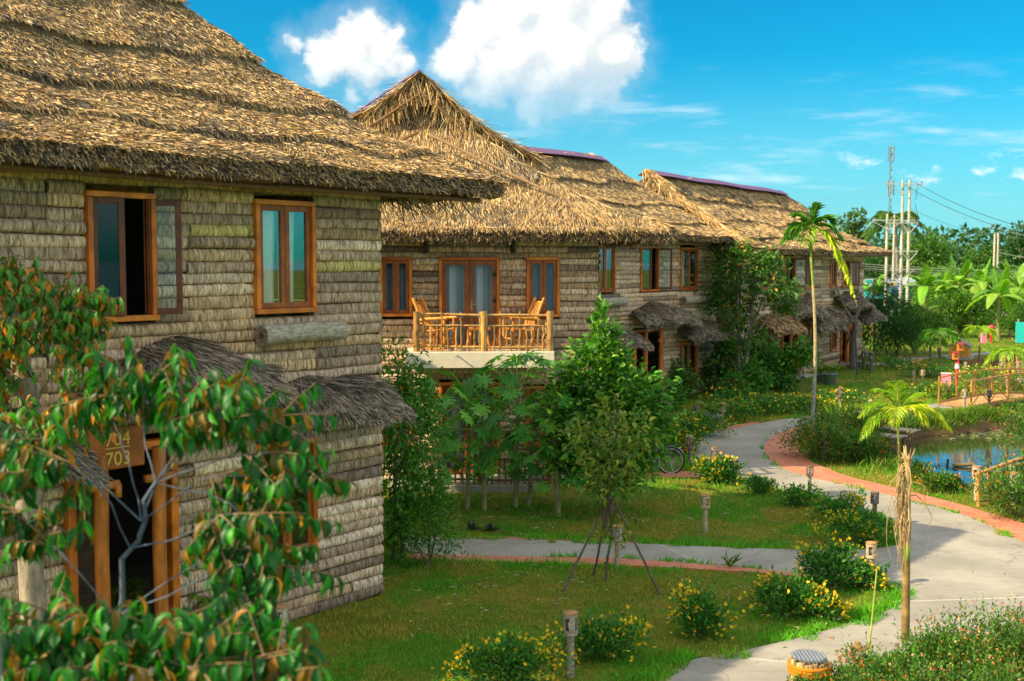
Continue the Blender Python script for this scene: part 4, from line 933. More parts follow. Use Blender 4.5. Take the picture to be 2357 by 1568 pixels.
def crown(m, blobs, n, L, W, cols, w=None, tmpl=LEAF4, droop=.35, rnd=.6, sub=26, sig=.28, shell=.55, jit=.2, tilt=.6, mi=0):
    P, O = clump_points(blobs, n, sub, sig, shell); k = len(P)
    D = O+RS.normal(0, rnd, (k, 3)); D[:, 2] -= droop
    m.leaves(P, D, L*RS.uniform(.6, 1.25, k), W*RS.uniform(.7, 1.25, k), tmpl, pal(cols, k, w, jit), tilt=tilt, mi=mi)
    return P
BK = (.17, .13, .09)
# ---- foreground star-apple tree, leaves close to the lens
TW = [(.12, .09, .02), (.26, .13, .02), (.2, .11, .02)]
def star_leaves(m, tips, per, L, W, cols, w, up=.25):
    """sprays of drooping leaves hung in two rows along each twig"""
    for a, b in tips:
        a, b = np.array(a, float), np.array(b, float); d = b-a; n = per
        t = np.linspace(.1, 1.02, n); P = a+d*t[:, None]; P[:, 2] += -.10*np.linalg.norm(d)*t*t
        m.tube(np.stack([a, a+d*.5-(0, 0, .03*np.linalg.norm(d)), P[-1]]), [.007, .005, .003], 5, (.2, .13, .06), cap=False, mi=1)
        side = nrm(np.cross(d, (0, 0, 1)))*np.where(np.arange(n) % 2, 1, -1)[:, None]
        D = side*.55+nrm(d)*.45+np.array([0, 0, -.75])+RS.normal(0, .22, (n, 3))
        m.leaves(P, D, L*RS.uniform(.75, 1.15, n), W*RS.uniform(.85, 1.1, n), LEAFC, pal(cols, n, w, .15), up=-nrm(D)*.2+np.array([0, 0, 1.]), tilt=.25)
def spray_tree(name, label, cat, base, trunk, boughs, per, L, W, cols, w, barkc, tr=.05, twig=.38, ntw=7, br=.26, gap=None):
    base = np.array(base, float); o = thing(name, label, cat, base)
    m = MB(); limb(m, np.array(trunk)-base, tr, tr*.6, barkc, 10, 10, .02)
    lv = MB()
    for bg in boughs:
        B = np.array(bg, float)-base; Q = limb(m, B, tr*br, tr*.1, barkc, 7, 9, .02)
        for i in range(ntw):
            q = Q[-1-(i % 5)] if i else Q[-1]; d = nrm(Q[-1]-Q[-4])*.6+RS.normal(0, .55, 3)+np.array([0, 0, .1]); d = nrm(d)
            if gap is not None and np.linalg.norm((q+base+d*twig*.6-(0, 0, .08)-gap)*np.array([1, .5, 1])) < .27: continue
            star_leaves(lv, [(q, q+d*twig*RS.uniform(.6, 1.15))], per, L, W, cols, w)
    m.build('trunk', M_BARK, o, smooth=True); lv.build('crown', [M_GLOSSLEAF, M_BARK], o, smooth=True); return o
SA = [(.015, .13, .016), (.025, .17, .018), (.01, .08, .014), (.16, .09, .008), (.3, .13, .01), (.05, .25, .02)]
def px3(L, Y): return [AT(x, y, Y+dy) for x, y, dy in L]
Y1 = 7.0
b1 = AT(262, 1500, Y1); b1 = np.array([b1[0], b1[1], 0.])
tr1 = [b1, AT(268, 1420, Y1), AT(300, 1262, Y1), AT(325, 1200, Y1), AT(358, 1112, Y1)]
bo = [px3(q, Y1) for q in (
 [(325, 1200, 0), (375, 1080, 0), (390, 980, -.1), (420, 930, -.1)], [(325, 1200, 0), (300, 1080, .1), (260, 960, .2), (240, 910, .2)],
 [(358, 1112, 0), (450, 1020, .1), (560, 960, .1), (640, 960, .2)], [(358, 1112, 0), (500, 1060, -.1), (640, 1040, 0), (725, 1090, 0)],
 [(300, 1262, 0), (240, 1130, -.2), (150, 1060, -.2), (95, 1090, -.2)], [(300, 1262, 0), (420, 1240, -.2), (520, 1180, -.3), (600, 1190, -.3)],
 [(268, 1420, 0), (420, 1350, -.3), (540, 1300, -.4), (640, 1300, -.4)], [(268, 1420, 0), (150, 1280, -.1), (90, 1230, 0), (50, 1180, 0)],
 [(268, 1440, 0), (180, 1420, -.3), (110, 1420, -.5), (60, 1470, -.5)], [(268, 1440, 0), (400, 1440, -.5), (500, 1420, -.7), (590, 1480, -.8)],
 [(268, 1450, 0), (300, 1450, -.5), (330, 1440, -.9), (360, 1480, -1.0)], [(358, 1112, 0), (330, 1000, .2), (330, 930, .2), (345, 880, .2)],
 [(325, 1200, 0), (450, 1110, .2), (520, 1090, .2), (600, 1100, .2)], [(268, 1450, 0), (210, 1480, -.7), (170, 1500, -.9), (130, 1530, -1.0)],
 [(268, 1450, 0), (450, 1500, -.8), (560, 1530, -1.1), (660, 1550, -1.2)], [(268, 1480, 0), (200, 1500, -.5), (100, 1520, -.8), (60, 1540, -.9)], [(268, 1480, 0), (180, 1470, -.6), (120, 1450, -.9), (90, 1450, -1.0)], [(268, 1480, 0), (300, 1470, -.8), (340, 1450, -1.1), (400, 1470, -1.2)], [(268, 1480, 0), (420, 1460, -.8), (540, 1470, -1.0), (700, 1540, -1.2)], [(268, 1480, 0), (260, 1500, -1.0), (220, 1520, -1.3), (200, 1540, -1.4)], [(268, 1480, 0), (330, 1500, -1.0), (420, 1530, -1.3), (470, 1550, -1.4)], [(268, 1480, 0), (350, 1510, -.8), (420, 1520, -1.0), (480, 1540, -1.2)], [(268, 1450, 0), (250, 1470, -.8), (240, 1470, -1.0), (250, 1500, -1.1)], [(358, 1112, 0), (520, 1150, 0), (600, 1230, 0), (640, 1330, 0)], [(268, 1420, 0), (450, 1300, -.2), (560, 1260, -.2), (620, 1380, -.3)], [(325, 1200, 0), (180, 1060, .1), (110, 1010, .1), (60, 1020, .1)], [(358, 1112, 0), (430, 1000, -.1), (500, 950, -.1), (540, 930, -.1)])]
spray_tree('star_apple_tree', 'close blurred star-apple tree with glossy drooping leaves and bluish bare branches', 'tree', b1, tr1, bo, 11, .15, .05, SA, (4, 4, 5, 2.2, 1.2, 1.2), (.10, .13, .17), .02, .36, 10, gap=AT(258, 1050, Y1))
# ---- second star-apple tree against the house wall, in the sun
Y2 = 11.6
b2 = AT(60, 1250, Y2); b2 = np.array([b2[0], b2[1], 0.])
tr2 = [b2, AT(62, 1100, Y2), AT(72, 960, Y2), AT(48, 820, Y2), AT(20, 700, Y2)]
bo = [px3(q, Y2) for q in (
 [(48, 820, 0), (80, 720, 0), (60, 670, 0), (40, 650, 0)], [(48, 820, 0), (110, 730, -.2), (150, 705, -.3), (190, 705, -.3)], [(20, 700, 0), (-10, 660, 0), (-40, 650, 0), (-60, 660, .2)],
 [(72, 960, 0), (130, 830, -.2), (150, 800, -.3), (170, 790, -.3)], [(72, 960, 0), (10, 850, -.2), (-10, 820, -.2), (-20, 830, -.3)], [(62, 1100, 0), (150, 950, -.3), (170, 920, -.4), (180, 930, -.4)],
 [(62, 1100, 0), (20, 960, -.3), (5, 930, -.3), (-10, 930, -.3)], [(62, 1100, 0), (60, 1000, -.5), (80, 960, -.6), (100, 980, -.6)], [(20, 700, 0), (90, 690, -.2), (110, 660, -.2), (130, 690, -.2)], [(48, 820, 0), (10, 750, -.4), (0, 720, -.5), (10, 760, -.5)])]
SB = [(.05, .19, .02), (.09, .24, .025), (.03, .11, .018), (.5, .15, .012), (.6, .22, .02)]
t2 = spray_tree('star_apple_tree', 'sunlit star-apple tree with orange leaf undersides against the nearest log wall', 'tree', b2, tr2, bo, 12, .12, .046, SB, (4, 4, 2.4, 2.3, 1.7), (.30, .24, .17), .13, .40, 32, .13)
m = MB(); Q = np.array(px3([(72, 1030, -.05), (92, 985, -.12), (112, 952, -.2)], Y2))-b2; m.tube(Q, [.10, .095, .10], 12, (.42, .30, .16)); m.build('cut_limb', M_BARK, t2)
m = MB(); p = AT(-8, 1250, 3.2); m.tube([(p[0], p[1], 0), (p[0]-.02, p[1], 1.9), (p[0]-.04, p[1], AT(0, 1010, 3.2)[2])], [.045, .04, .034], 12, (.33, .29, .23)); tag(m.build('garden_stake', M_BARK, smooth=True), 'blurred grey stake very close at the left edge', 'stake')
# ---- trees and bushes between the houses
def plain_tree(name, label, cat, base, h, blobs, n, L, W, cols, w=None, tr=.05, barkc=BK, stems=None, group=None, crown_mat=None, **kw):
    """blobs in metres relative to the base"""
    o = thing(name, label, cat, base, 0, group); m = MB()
    for st in (stems or [[(0, 0, 0), (.02, .02, h*.55), (0, 0, h*.85)]]): limb(m, st, tr, tr*.35, barkc, 8, 9, .03)
    for b in blobs:
        c = np.array(b[0]); limb(m, [(0, 0, c[2]*.45), c*.7+np.array([0, 0, .1*c[2]]), c], tr*.45, tr*.12, barkc, 5, 6, .04)
    m.build('trunk', M_BARK, o, smooth=True); lv = MB(); crown(lv, blobs, n, L, W, cols, w, **kw); lv.build('crown', crown_mat or M_LEAF, o); return o
p = G(912, 1292)
plain_tree('tree', 'tall leafy green tree squeezed beside the nearest house corner', 'tree', p, 3.6, [((-.15, .1, 3.0), (.45, .5, .6)), ((.15, .1, 2.2), (.6, .55, .6)), ((0, 0, 1.4), (.55, .5, .5)), ((.3, .2, 2.8), (.35, .4, .5)), ((.45, .1, 1.2), (.4, .4, .45)), ((-.1, 0, .75), (.35, .4, .3))], 5200, .12, .042, GREEN+[(.10, .24, .03)], (3, 4, 3, 2, 1), .035, stems=[[(-.06, 0, 0), (-.03, .05, 1.2), (.0, .1, 2.8)], [(.1, .05, 0), (.12, .05, 1.4), (.25, .1, 2.6)]], tmpl=LEAFB, droop=.5)
plain_tree('bush', 'dense small-leaved bush at the end of the side path', 'bush', G(985, 1305), 1.0, [((-.1, 0, .75), (.35, .35, .4)), ((.25, 0, .55), (.3, .3, .35)), ((0, .2, 1.1), (.3, .3, .35)), ((-.35, .1, .4), (.25, .3, .3)), ((.3, .2, 1.0), (.2, .2, .3))], 4200, .055, .03, GREEN, None, .02, stems=[[(0, 0, 0), (-.2, 0, .4), (-.3, 0, .8)], [(0, 0, 0), (.1, .1, .4), (.25, .1, .9)], [(.03, 0, 0), (0, .2, .6), (0, .2, 1.2)]])
# glossy cone-shaped tree
p = G(1405, 1182)
plain_tree('tree', 'glossy cone-shaped tree with bright sunlit tip right of the balcony', 'tree', p, 3.9, [((-.2, 0, 3.8), (.2, .22, .35)), ((-.18, -.05, 3.3), (.42, .45, .4)), ((-.3, 0, 2.8), (.68, .66, .45)), ((.25, -.1, 2.5), (.75, .7, .45)), ((-.6, 0, 2.1), (.75, .7, .5)), ((.3, -.15, 1.95), (.78, .75, .55)), ((-.05, -.3, 1.5), (.9, .8, .45)), ((.5, 0, 1.35), (.45, .6, .45)), ((-.75, 0, 1.3), (.55, .6, .4)), ((-.15, -.2, .85), (.8, .75, .35))], 9500, .16, .085, [(.06, .19, .018), (.08, .24, .02), (.04, .13, .016), (.18, .34, .03), (.28, .40, .04)], (3, 3, 2, 1.4, .9), .06, tmpl=LEAFB, droop=-.25, rnd=.5, crown_mat=M_GLOSSLEAF, sub=40, sig=.24)
# staked sapling in front
p = G(1394, 1341); ap = AT(1405, 1138, p[1])-p
sp = plain_tree('sapling', 'young olive-leaved tree held by stick stakes on the front lawn', 'tree', p, 3.0, [((.05, 0, 2.75), (.2, .2, .25)), ((.35, 0, 2.4), (.4, .35, .35)), ((-.3, 0, 2.3), (.35, .35, .35)), ((.1, 0, 1.9), (.4, .4, .35)), ((.3, -.1, 1.6), (.3, .3, .2)), ((-.1, -.1, 1.55), (.3, .3, .2))], 800, .15, .06, [(.13, .19, .02), (.19, .22, .025), (.07, .15, .018), (.25, .24, .03)], None, .022, (.14, .1, .07), tmpl=LEAFC, droop=.1, rnd=.6, sub=34, sig=.3, crown_mat=M_GLOSSLEAF, stems=[[(0, 0, 0), tuple(ap*.5+np.array([.02, 0, 0])), tuple(ap), (.16, .05, 2.4), (.12, 0, 2.9)]])
lv = MB(); crown(lv, [((.42, -.1, .95), (.22, .2, .12)), ((.0, -.1, .75), (.3, .3, .3))], 45, .14, .055, [(.16, .17, .02), (.3, .2, .03), (.07, .15, .02)], tmpl=LEAFC); lv.build('low_leaves', M_GLOSSLEAF, sp)
for q, lb in (((1296, 1362), 'left stick stake of the sapling tripod'), ((1366, 1326), 'dark rear stick stake of the sapling tripod'), ((1520, 1369), 'long right stick stake of the sapling tripod')):
    a = G(*q); m = MB(); t = p+ap*1.02; limb(m, [a, (a+t)/2, t+(t-a)*.04], .02, .015, (.13, .09, .075), 8, 9, .012); tag(m.build('tree_stake', M_BARK, smooth=True), lb, 'stake', 'stick stakes of the sapling')
m = MB(); c = p+ap; m.tube([c-(0, 0, .07), c, c+(0, 0, .07)], .035, 10, (.32, .27, .24)); m.build('binding', M_CLOTH, sp).location = -Vector(p)
# papayas
def papaya(base, h, nl, pet, size, label, lean=(0, 0), bare=0, group='papaya trees below the balcony'):
    o = thing('papaya_tree', label, 'papaya tree', base, 0, group); m = MB(); top = np.array([lean[0], lean[1], h])
    limb(m, [(0, 0, 0), top*.5, top], .055, .035, (.30, .27, .13), 10, 10, .012); lv = MB()
    nl = int(nl*1.5); size *= 1.0; pet *= 1.0
    for i in range(nl):
        a = i*2.4+RS.uniform(-.3, .3); e = np.interp(i/nl, [0, 1], [-.35, 1.0]); z = h-min(1.3, h*.5)*(1-i/nl)
        d = np.array([math.cos(a)*math.cos(e), math.sin(a)*math.cos(e), math.sin(e)]); L = pet*RS.uniform(.75, 1.15)
        s = top*(z/h); t = s+d*L; t[2] -= .12*L
        m.tube([s, (s+t)/2+(0, 0, .05), t], [.014, .01, .007], 6, (.28, .36, .08), cap=False)
        D = d*np.array([1, 1, .3])+np.array([0, 0, -.25-.75*RS.rand()]); lv.leaves([t], [D], [size*RS.uniform(.85, 1.15)], [size*RS.uniform(.85, 1.15)], PAPAYA, pal([(.05, .19, .03), (.07, .24, .035), (.04, .15, .025), (.12, .3, .035)], 1), tilt=.25)
    for k in range(bare):
        a = RS.uniform(0, 6); s = top*.7; t = s+np.array([math.cos(a)*.5, -.4, -.5]); m.tube([s, (s+t)/2+(0, 0, .1), t], .009, 5, (.3, .3, .06)); lv.leaves([t]*3, [(RS.normal(0, .1), 0, -1) for _ in range(3)], [.5]*3, [.14]*3, LEAFC, pal([(.3, .24, .02)], 3))
    m.build('trunk', M_BARK, o, smooth=True); lv.build('crown', M_LEAF, o); return o
papaya(G(1012, 1185), 2.3, 20, .75, .62, 'papaya tree with yellowing hanging leaves left of the lower doorway', (.02, 0), 2)
papaya(G(1186, 1170), 2.65, 30, .95, .74, 'biggest papaya tree with wide fingered leaves below the balcony', (.05, 0), 0)
papaya(G(1216, 1166), 1.75, 16, .75, .6, 'slim leaning papaya tree right of the biggest papaya', (.12, -.05), 0)
papaya(G(1115, 1176), 2.2, 14, .7, .6, 'papaya tree behind the others with one withered yellow leaf', (-.05, .1), 1)
papaya(G(1285, 1185), 2.2, 18, .8, .62, 'papaya tree at the foot of the glossy cone tree', (-.1, .1), 0)
papaya(G(1075, 1172), 2.35, 16, .75, .62, 'papaya tree in front of the lower doorway frame', (.08, .1), 0)
# trees between the middle and far houses
p = G(1700, 908)
plain_tree('tree', 'dark tree with leaning grey trunk between the middle and far houses', 'tree', p, 4.6, [((-.1, 0, 4.9), (1., .9, .8)), ((1.1, -.3, 4.2), (1.0, .8, .6)), ((.9, 0, 5.0), (.7, .7, .5)), ((-.4, .2, 3.6), (.9, .8, .7)), ((1.4, -.3, 3.6), (.6, .5, .4)), ((.0, 0, 2.4), (.7, .7, .6)), ((-.6, 0, 1.8), (.7, .6, .5))], 4200, .22, .10, [(.045, .12, .014), (.065, .16, .018), (.035, .09, .014), (.3, .17, .02)], (4, 3, 3, .5), .13, (.26, .22, .18), stems=[[(0, 0, 0), (.15, 0, 1.2), (.5, 0, 2.6), (.45, 0, 4.2)]])
plain_tree('tree', 'sunlit tree with orange-green leaves seen between the middle and far houses', 'tree', G(1690, 880)+np.array([0, 4, 0]), 6, [((0, 0, 5.6), (1.0, 1, 1.1)), ((.5, 0, 4.4), (1.0, 1, .9)), ((-.6, 0, 4.2), (.9, 1, 1)), ((.2, 0, 3.0), (1., .9, .8))], 4200, .16, .09, [(.10, .2, .02), (.15, .22, .02), (.4, .2, .02), (.06, .14, .015)], (3, 2, 1.2, 2), .1)
for x, y, s, lb in ((1668, 905, 1., 'broad dark shrub at the corner of the middle house'), (1760, 892, 1.15, 'big-leaved shrub in front of the far house wall'), (1790, 900, .9, 'loose shrub right of the leaning grey trunk'), (1730, 915, .8, 'low shrub at the foot of the leaning grey trunk'), (1560, 915, .85, 'dark glossy shrub under the middle house window'), (1535, 945, .6, 'shrub with tiny red blooms by the middle house door'), (1690, 925, .6, 'low red-flowered shrub left of the far lawn')):
    o = plain_tree('shrub', lb, 'shrub', G(x, y), 1.2*s, [((-.4*s, 0, .8*s), .55*s), ((.4*s, .1, .75*s), .6*s), ((0, 0, 1.3*s), .5*s), ((.1*s, -.3*s, .5*s), .5*s)], 1500, .2*s, .10*s, [(.04, .13, .016), (.055, .16, .018), (.03, .10, .016), (.09, .22, .03)], None, .03, tmpl=LEAFB, droop=.1, group='shrubs along the house fronts')
    if 'red' in lb:
        m = MB(); P, O = clump_points([((0, 0, .8*s), .85*s)], 40); m.leaves(P, np.tile([0, 0, 1.], (len(P), 1)), .14, .05, LEAF4, (.5, .015, .03)); m.build('blossom', M_FLOWER, o)
# feathery bush and small staked trees by the far house
plain_tree('bush', 'feathery dark green bush at the end of the farthest house', 'bush', G(2012, 822), 4.2, [((0, 0, 3.2), (1.2, 1, 1.0)), ((.9, 0, 2.4), (1.2, 1, .9)), ((-.6, 0, 2.2), (1.0, 1, 1.)), ((.3, -.3, 1.3), (1.4, 1.2, .9)), ((1.3, 0, 1.3), (1., 1, .8))], 7000, .3, .035, [(.02, .07, .016), (.03, .1, .018), (.02, .055, .014)], None, .05, droop=.9, rnd=.35)
p = G(1962, 852)
o = thing('bare_tree', 'leafless dark tree with forked limbs in front of the farthest house', 'tree', p); m = MB()
limb(m, [(0, 0, 0), (.02, 0, 1.4), (.08, 0, 2.5)], .14, .10, (.11, .095, .08), 9); limb(m, [(.08, 0, 2.4), (.4, 0, 3.1), (.7, 0, 3.6), (1.0, 0, 4.3)], .09, .04, (.17, .15, .12)); limb(m, [(.05, 0, 2.2), (-.35, 0, 2.9), (-.7, 0, 3.5), (-.85, 0, 4.1)], .08, .035, (.15, .13, .1)); limb(m, [(.0, 0, 1.4), (-.4, 0, 2.0), (-.8, .1, 2.4)], .05, .025, (.13, .11, .09)); limb(m, [(.5, 0, 3.2), (.2, 0, 3.8), (.15, 0, 4.3)], .04, .02, (.15, .13, .1))
m.build('trunk', M_BARK, o, smooth=True)
for q, c, lb in (((1925, 850), (.03, .03, .03), 'black slanting prop on the left of the bare tree'), ((1973, 862), (.05, .06, .08), 'thin upright prop touching the bare tree'), ((2009, 850), (.3, .26, .2), 'pale slanting prop on the right of the bare tree')):
    a = G(*q); m = MB(); m.tube([a, p+np.array([.05, -.1, 2.2])], .035, 7, c); tag(m.build('tree_prop', M_BARK), lb, 'prop', 'props of the bare tree')
p = G(1841, 902)
plain_tree('sapling', 'small staked tree in front of the far house door', 'tree', p, 1.9, [((0, 0, 1.75), (.4, .4, .35)), ((.3, 0, 1.35), (.4, .35, .3)), ((-.25, 0, 1.35), (.35, .35, .3))], 700, .2, .09, GREEN, None, .025, tmpl=LEAFB, stems=[[(0, 0, 0), (0, 0, 1.2), (.02, 0, 1.8)]])
for q, lb in (((1815, 905), 'left thin stake of the small staked tree'), ((1864, 905), 'right thin stake of the small staked tree')):
    a = G(*q); m = MB(); m.tube([a, p+np.array([0, 0, 1.0])], .02, 6, (.12, .1, .08)); tag(m.build('tree_stake', M_BARK), lb, 'stake')
# ---------------------------------------------------------------- palms
def frond(m, s, d, L, droop, nl, ll, lw, cols, lift=.35, col_r=(.25, .3, .06), dead=False, k=14):
    """feather leaf: arched midrib with rows of leaflets"""
    s = np.asarray(s, float); d = nrm(d); t = np.linspace(0, 1, k); P = s+d*(L*t)[:, None]; P[:, 2] -= droop*L*t**2.2
    m.tube(P, np.linspace(.02, .004, k)*max(L, .6)/1.2, 5, col_r, cap=False)
    tt = np.repeat(np.linspace(.14, 1, nl), 2); Q = np.stack([np.interp(tt, t, P[:, i]) for i in range(3)], 1); T = np.gradient(P, axis=0); Tt = nrm(np.stack([np.interp(tt, t, T[:, i]) for i in range(3)], 1))
    sd = nrm(np.cross(Tt, (0, 0, 1)))*np.where(np.arange(2*nl) % 2, 1, -1)[:, None]
    D = sd*.8+Tt*.75+np.array([0, 0, 1])*lift*(1-tt[:, None])-np.array([0, 0, .25])*tt[:, None]+RS.normal(0, .08, (2*nl, 3))
    ln = ll*np.sin(np.clip(tt*.85+.18, 0, 1)*PI)**.6*RS.uniform(.85, 1.1, 2*nl)
    m.leaves(Q, D, ln, lw, LEAFB, pal(cols, 2*nl, None, .15), tilt=.15, mi=1)
def palm(base, top, r, fr, label, cols, trunkc, name='areca_palm', cat='palm tree', group=None, shaft=None):
    base = np.array(base, float); o = thing(name, label, cat, base, 0, group); T = np.array(top, float)-base
    m = MB(); k = 26; t = np.linspace(0, 1, k); P = T*t[:, None]; P[:, 0] += .12*np.sin(t*PI)*T[2]/5; rr = r*(1.1-.4*t)*(1+.05*(np.arange(k) % 2)); c = np.array([trunkc[min(len(trunkc)-1, int(q*len(trunkc)))] for q in t])*np.where(np.arange(k) % 2, .8, 1.05)[:, None]
    m.tube(P, rr, 10, c); m.build('trunk', M_POLE, o, smooth=True)
    if shaft: m = MB(); m.tube([T, T+(0, 0, shaft*.6), T+(0, 0, shaft)], [r*1.05, r*.95, r*.4], 10, (.16, .3, .03)); m.build('crown_shaft', M_LEAF, o, smooth=True)
    for f in fr:
        m = MB(); frond(m, T+np.array([0, 0, (shaft or 0)*.85]), f[0], f[1], f[2], f[3], f[4], f[5], f[6] if len(f) > 6 else cols); m.build('frond', [M_POLE, M_LEAF], o)
    return o
PG = [(.05, .16, .018), (.07, .2, .02), (.035, .12, .015), (.12, .26, .02)]; PY = [(.38, .42, .02), (.46, .46, .025), (.26, .36, .02)]; PYG = [(.22, .34, .02), (.30, .40, .025), (.13, .25, .018)]
b = G(1866, 1016); t_ = AT(1866, 580, b[1]+.2)
palm(b, t_, .052, [((-1, 0, .5), 1.0, .9, 22, .55, .07), ((-.5, .3, 1.1), .95, .45, 22, .55, .07), ((.15, -.1, 1.2), 1.0, .25, 22, .6, .07), ((.7, 0, .9), 1.05, .6, 22, .6, .07), ((1, -.2, .55), 1.05, .8, 22, .55, .07), ((-.9, -.4, .85), .95, 1.0, 22, .55, .07), ((-.3, -.6, .3), .7, 1.2, 16, .5, .06, PYG), ((.45, -.3, .0), 1.35, 1.6, 24, .55, .07, PY), ((.2, .6, .9), .9, .6, 18, .55, .07)], 'tall slim palm with ringed pale trunk standing at the path bend', PG, [(.30, .30, .27), (.33, .32, .28), (.40, .33, .2), (.45, .35, .18), (.48, .36, .17), (.25, .35, .06)], shaft=.75)
b = G(2068, 1108); t_ = AT(2066, 985, b[1])
palm(b, t_, .033, [((-1, .1, .75), 1.15, .75, 26, .42, .04, PYG), ((-.6, 0, 1.1), 1.2, .45, 26, .42, .04, PYG), ((0, .2, 1.3), .9, .2, 22, .4, .04, PYG), ((.7, .2, 1.0), 1.2, .5, 26, .42, .04, PYG), ((1, 0, .55), 1.5, .85, 30, .5, .045, PY), ((-1, -.3, .35), 1.1, .95, 24, .45, .04, PYG), ((.5, -.5, .5), .95, .9, 22, .4, .04, PY), ((.9, .5, .8), 1.2, .7, 24, .42, .04, PYG), ((-.3, -.6, .6), .8, 1.1, 20, .38, .04, PY)], 'short yellow-green palm with arching fronds at the pond edge', PYG, [(.3, .26, .08), (.36, .3, .07), (.3, .36, .06)], shaft=.45)
# dying palm in front: brown stem, green band, hanging dead fronds
b = G(2084, 1478); t_ = AT(2089, 1062, b[1])
o = thing('dead_palm', 'dying palm stem with withered brown fronds hanging from its top', 'palm tree', b); T = t_-b; m = MB(); k = 30; t = np.linspace(0, 1, k); c = np.where((t[:, None] > .46) & (t[:, None] < .54), np.array([[.18, .30, .03]]), np.where(t[:, None] < .46, np.array([[.23, .15, .05]])*(.8+.5*t[:, None]), np.array([[.42, .28, .12]])))
c = c*np.where(np.arange(k) % 5 == 0, 1.5, 1)[:, None]; m.tube(T*t[:, None], np.interp(t, [0, .45, .55, 1], [.056, .05, .047, .042]), 12, c); m.build('trunk', M_POLE, o, smooth=True)
m = MB(); DC = [(.45, .31, .14), (.34, .23, .11), (.52, .38, .19)]
for i in range(95):
    a = RS.uniform(PI*.55, PI*1.5) if i % 5 else RS.uniform(0, 2*PI); d = np.array([math.cos(a), math.sin(a)*.7]); s = T*RS.uniform(.72, 1.0); L = RS.uniform(.35, 1.0); tt = np.linspace(0, 1, 8); out = RS.uniform(.03, .15) if RS.rand() < .85 else RS.uniform(.15, .36)
    P = s+np.stack([d[0]*out*np.sin(tt*2.3), d[1]*out*np.sin(tt*2.3), .07*np.sin(tt*3)-L*tt**1.5], 1)+RS.normal(0, .012, (8, 3)); m.tube(P, np.linspace(.009, .002, 8), 4, pal(DC, 1)[0], cap=False)
for i in range(14):
    a = RS.uniform(0, 2*PI); P = T+np.array([0, 0, -.05]); m.tube([P, P+np.array([.06*math.cos(a), .06*math.sin(a), .1]), P+np.array([.1*math.cos(a), .1*math.sin(a), RS.uniform(.05, .25)])], [.02, .014, .004], 5, pal(DC, 1)[0])
m.build('dead_frond', M_STRAW, o)
m = MB(); A = G(1984, 1590); B = AT(2019, 1305, A[1]); m.tube([A, (A+B)/2+(.02, 0, 0), B], [.014, .013, .009], 8, (.36, .38, .07)); tag(m.build('reed_stalk', M_POLE, smooth=True), 'thin yellow-green stalk leaning beside the mossy lamp', 'stalk')
# little yellow seedling palm
o = thing('palm_seedling', 'bright lime palm seedling near the tall slim palm', 'palm', G(1925, 972), 0); m = MB(); 
for a in np.linspace(-.9, .9, 7): m.leaves([(0, 0, 0)], [(math.sin(a), 0, math.cos(a))], [.75], [.12], LEAFB, pal([(.32, .42, .03)], 1), up=(0, -1, .2), tilt=.1)
m.build('frond', M_LEAF, o)
for x, yb, yt, lb in ((2141, 843, 790, 'thin young palm left of the far dark lamps'), (2163, 858, 770, 'thin young palm with dark crown by the far path'), (2253, 832, 762, 'young palm with pale yellow drooping fronds behind the duck hut'), (2335, 890, 818, 'arching young palm left of the far bamboo railing')):
    b = G(x, yb); t_ = AT(x, yt, b[1]); pc = PYG if 'pale' in lb or 'arching' in lb else PG
    palm(b, t_, .05, [((math.cos(a), math.sin(a), RS.uniform(.3, 1.2)), 1.5 if 'arching' in lb else 1.15, .8, 14, .6, .06) for a in np.arange(7)*.9+x], lb, pc, [(.2, .15, .08), (.28, .22, .1)], name='young_palm', group='young palms by the far path')
# potted palms
def pot(m, r, h, col): m.lathe([(0, 0), (r*.72, 0), (r, h), (r*1.06, h), (r*1.06, h-.03), (r*.96, h-.02), (r*.9, h-.06), (0, h-.06)], (0, 0, 0), 20, col)
for x, y, r, h, kind, lb, nl in ((1638, 988, .26, .45, 'g', 'grey pot with feathery areca palm at the bend of the path', 16), (1887, 882, .26, .38, 'g', 'grey palm pot, the left of two on the far house lawn', 12), (1910, 887, .3, .5, 'g', 'grey palm pot, the right of two on the far house lawn', 12), (1979, 845, .22, .3, 'w', 'white pot with dark leaves left of the bare tree prop', 8), (2004, 852, .24, .32, 'w', 'white pot with dark leaves next to a dark lamp', 8), (500, 1500, .22, .42, 'g', 'grey pot behind the blurred leaves by the nearest house', 8), (262, 1470, .24, .4, 'g', 'potted palm beside the doorway of the nearest house', 14)):
    o = thing('potted_palm', lb, 'potted plant', G(x, y), 0, 'potted plants by the house doors'); m = MB(); pot(m, r, h, (.28, .33, .38) if kind == 'g' else (.55, .55, .58)); m.build('pot', M_PAINT, o, smooth=True)
    m = MB()
    for i in range(nl):
        a = i*2.4; frond(m, (0, 0, h-.03), (math.cos(a)*.6, math.sin(a)*.6, RS.uniform(.7, 1.4)), RS.uniform(.7, 1.15), .5, 14, .22, .022, [(.10, .19, .02), (.15, .22, .025), (.06, .15, .02), (.2, .2, .03)] if kind == 'g' else GREEN)
    m.build('foliage', [M_POLE, M_LEAF], o)
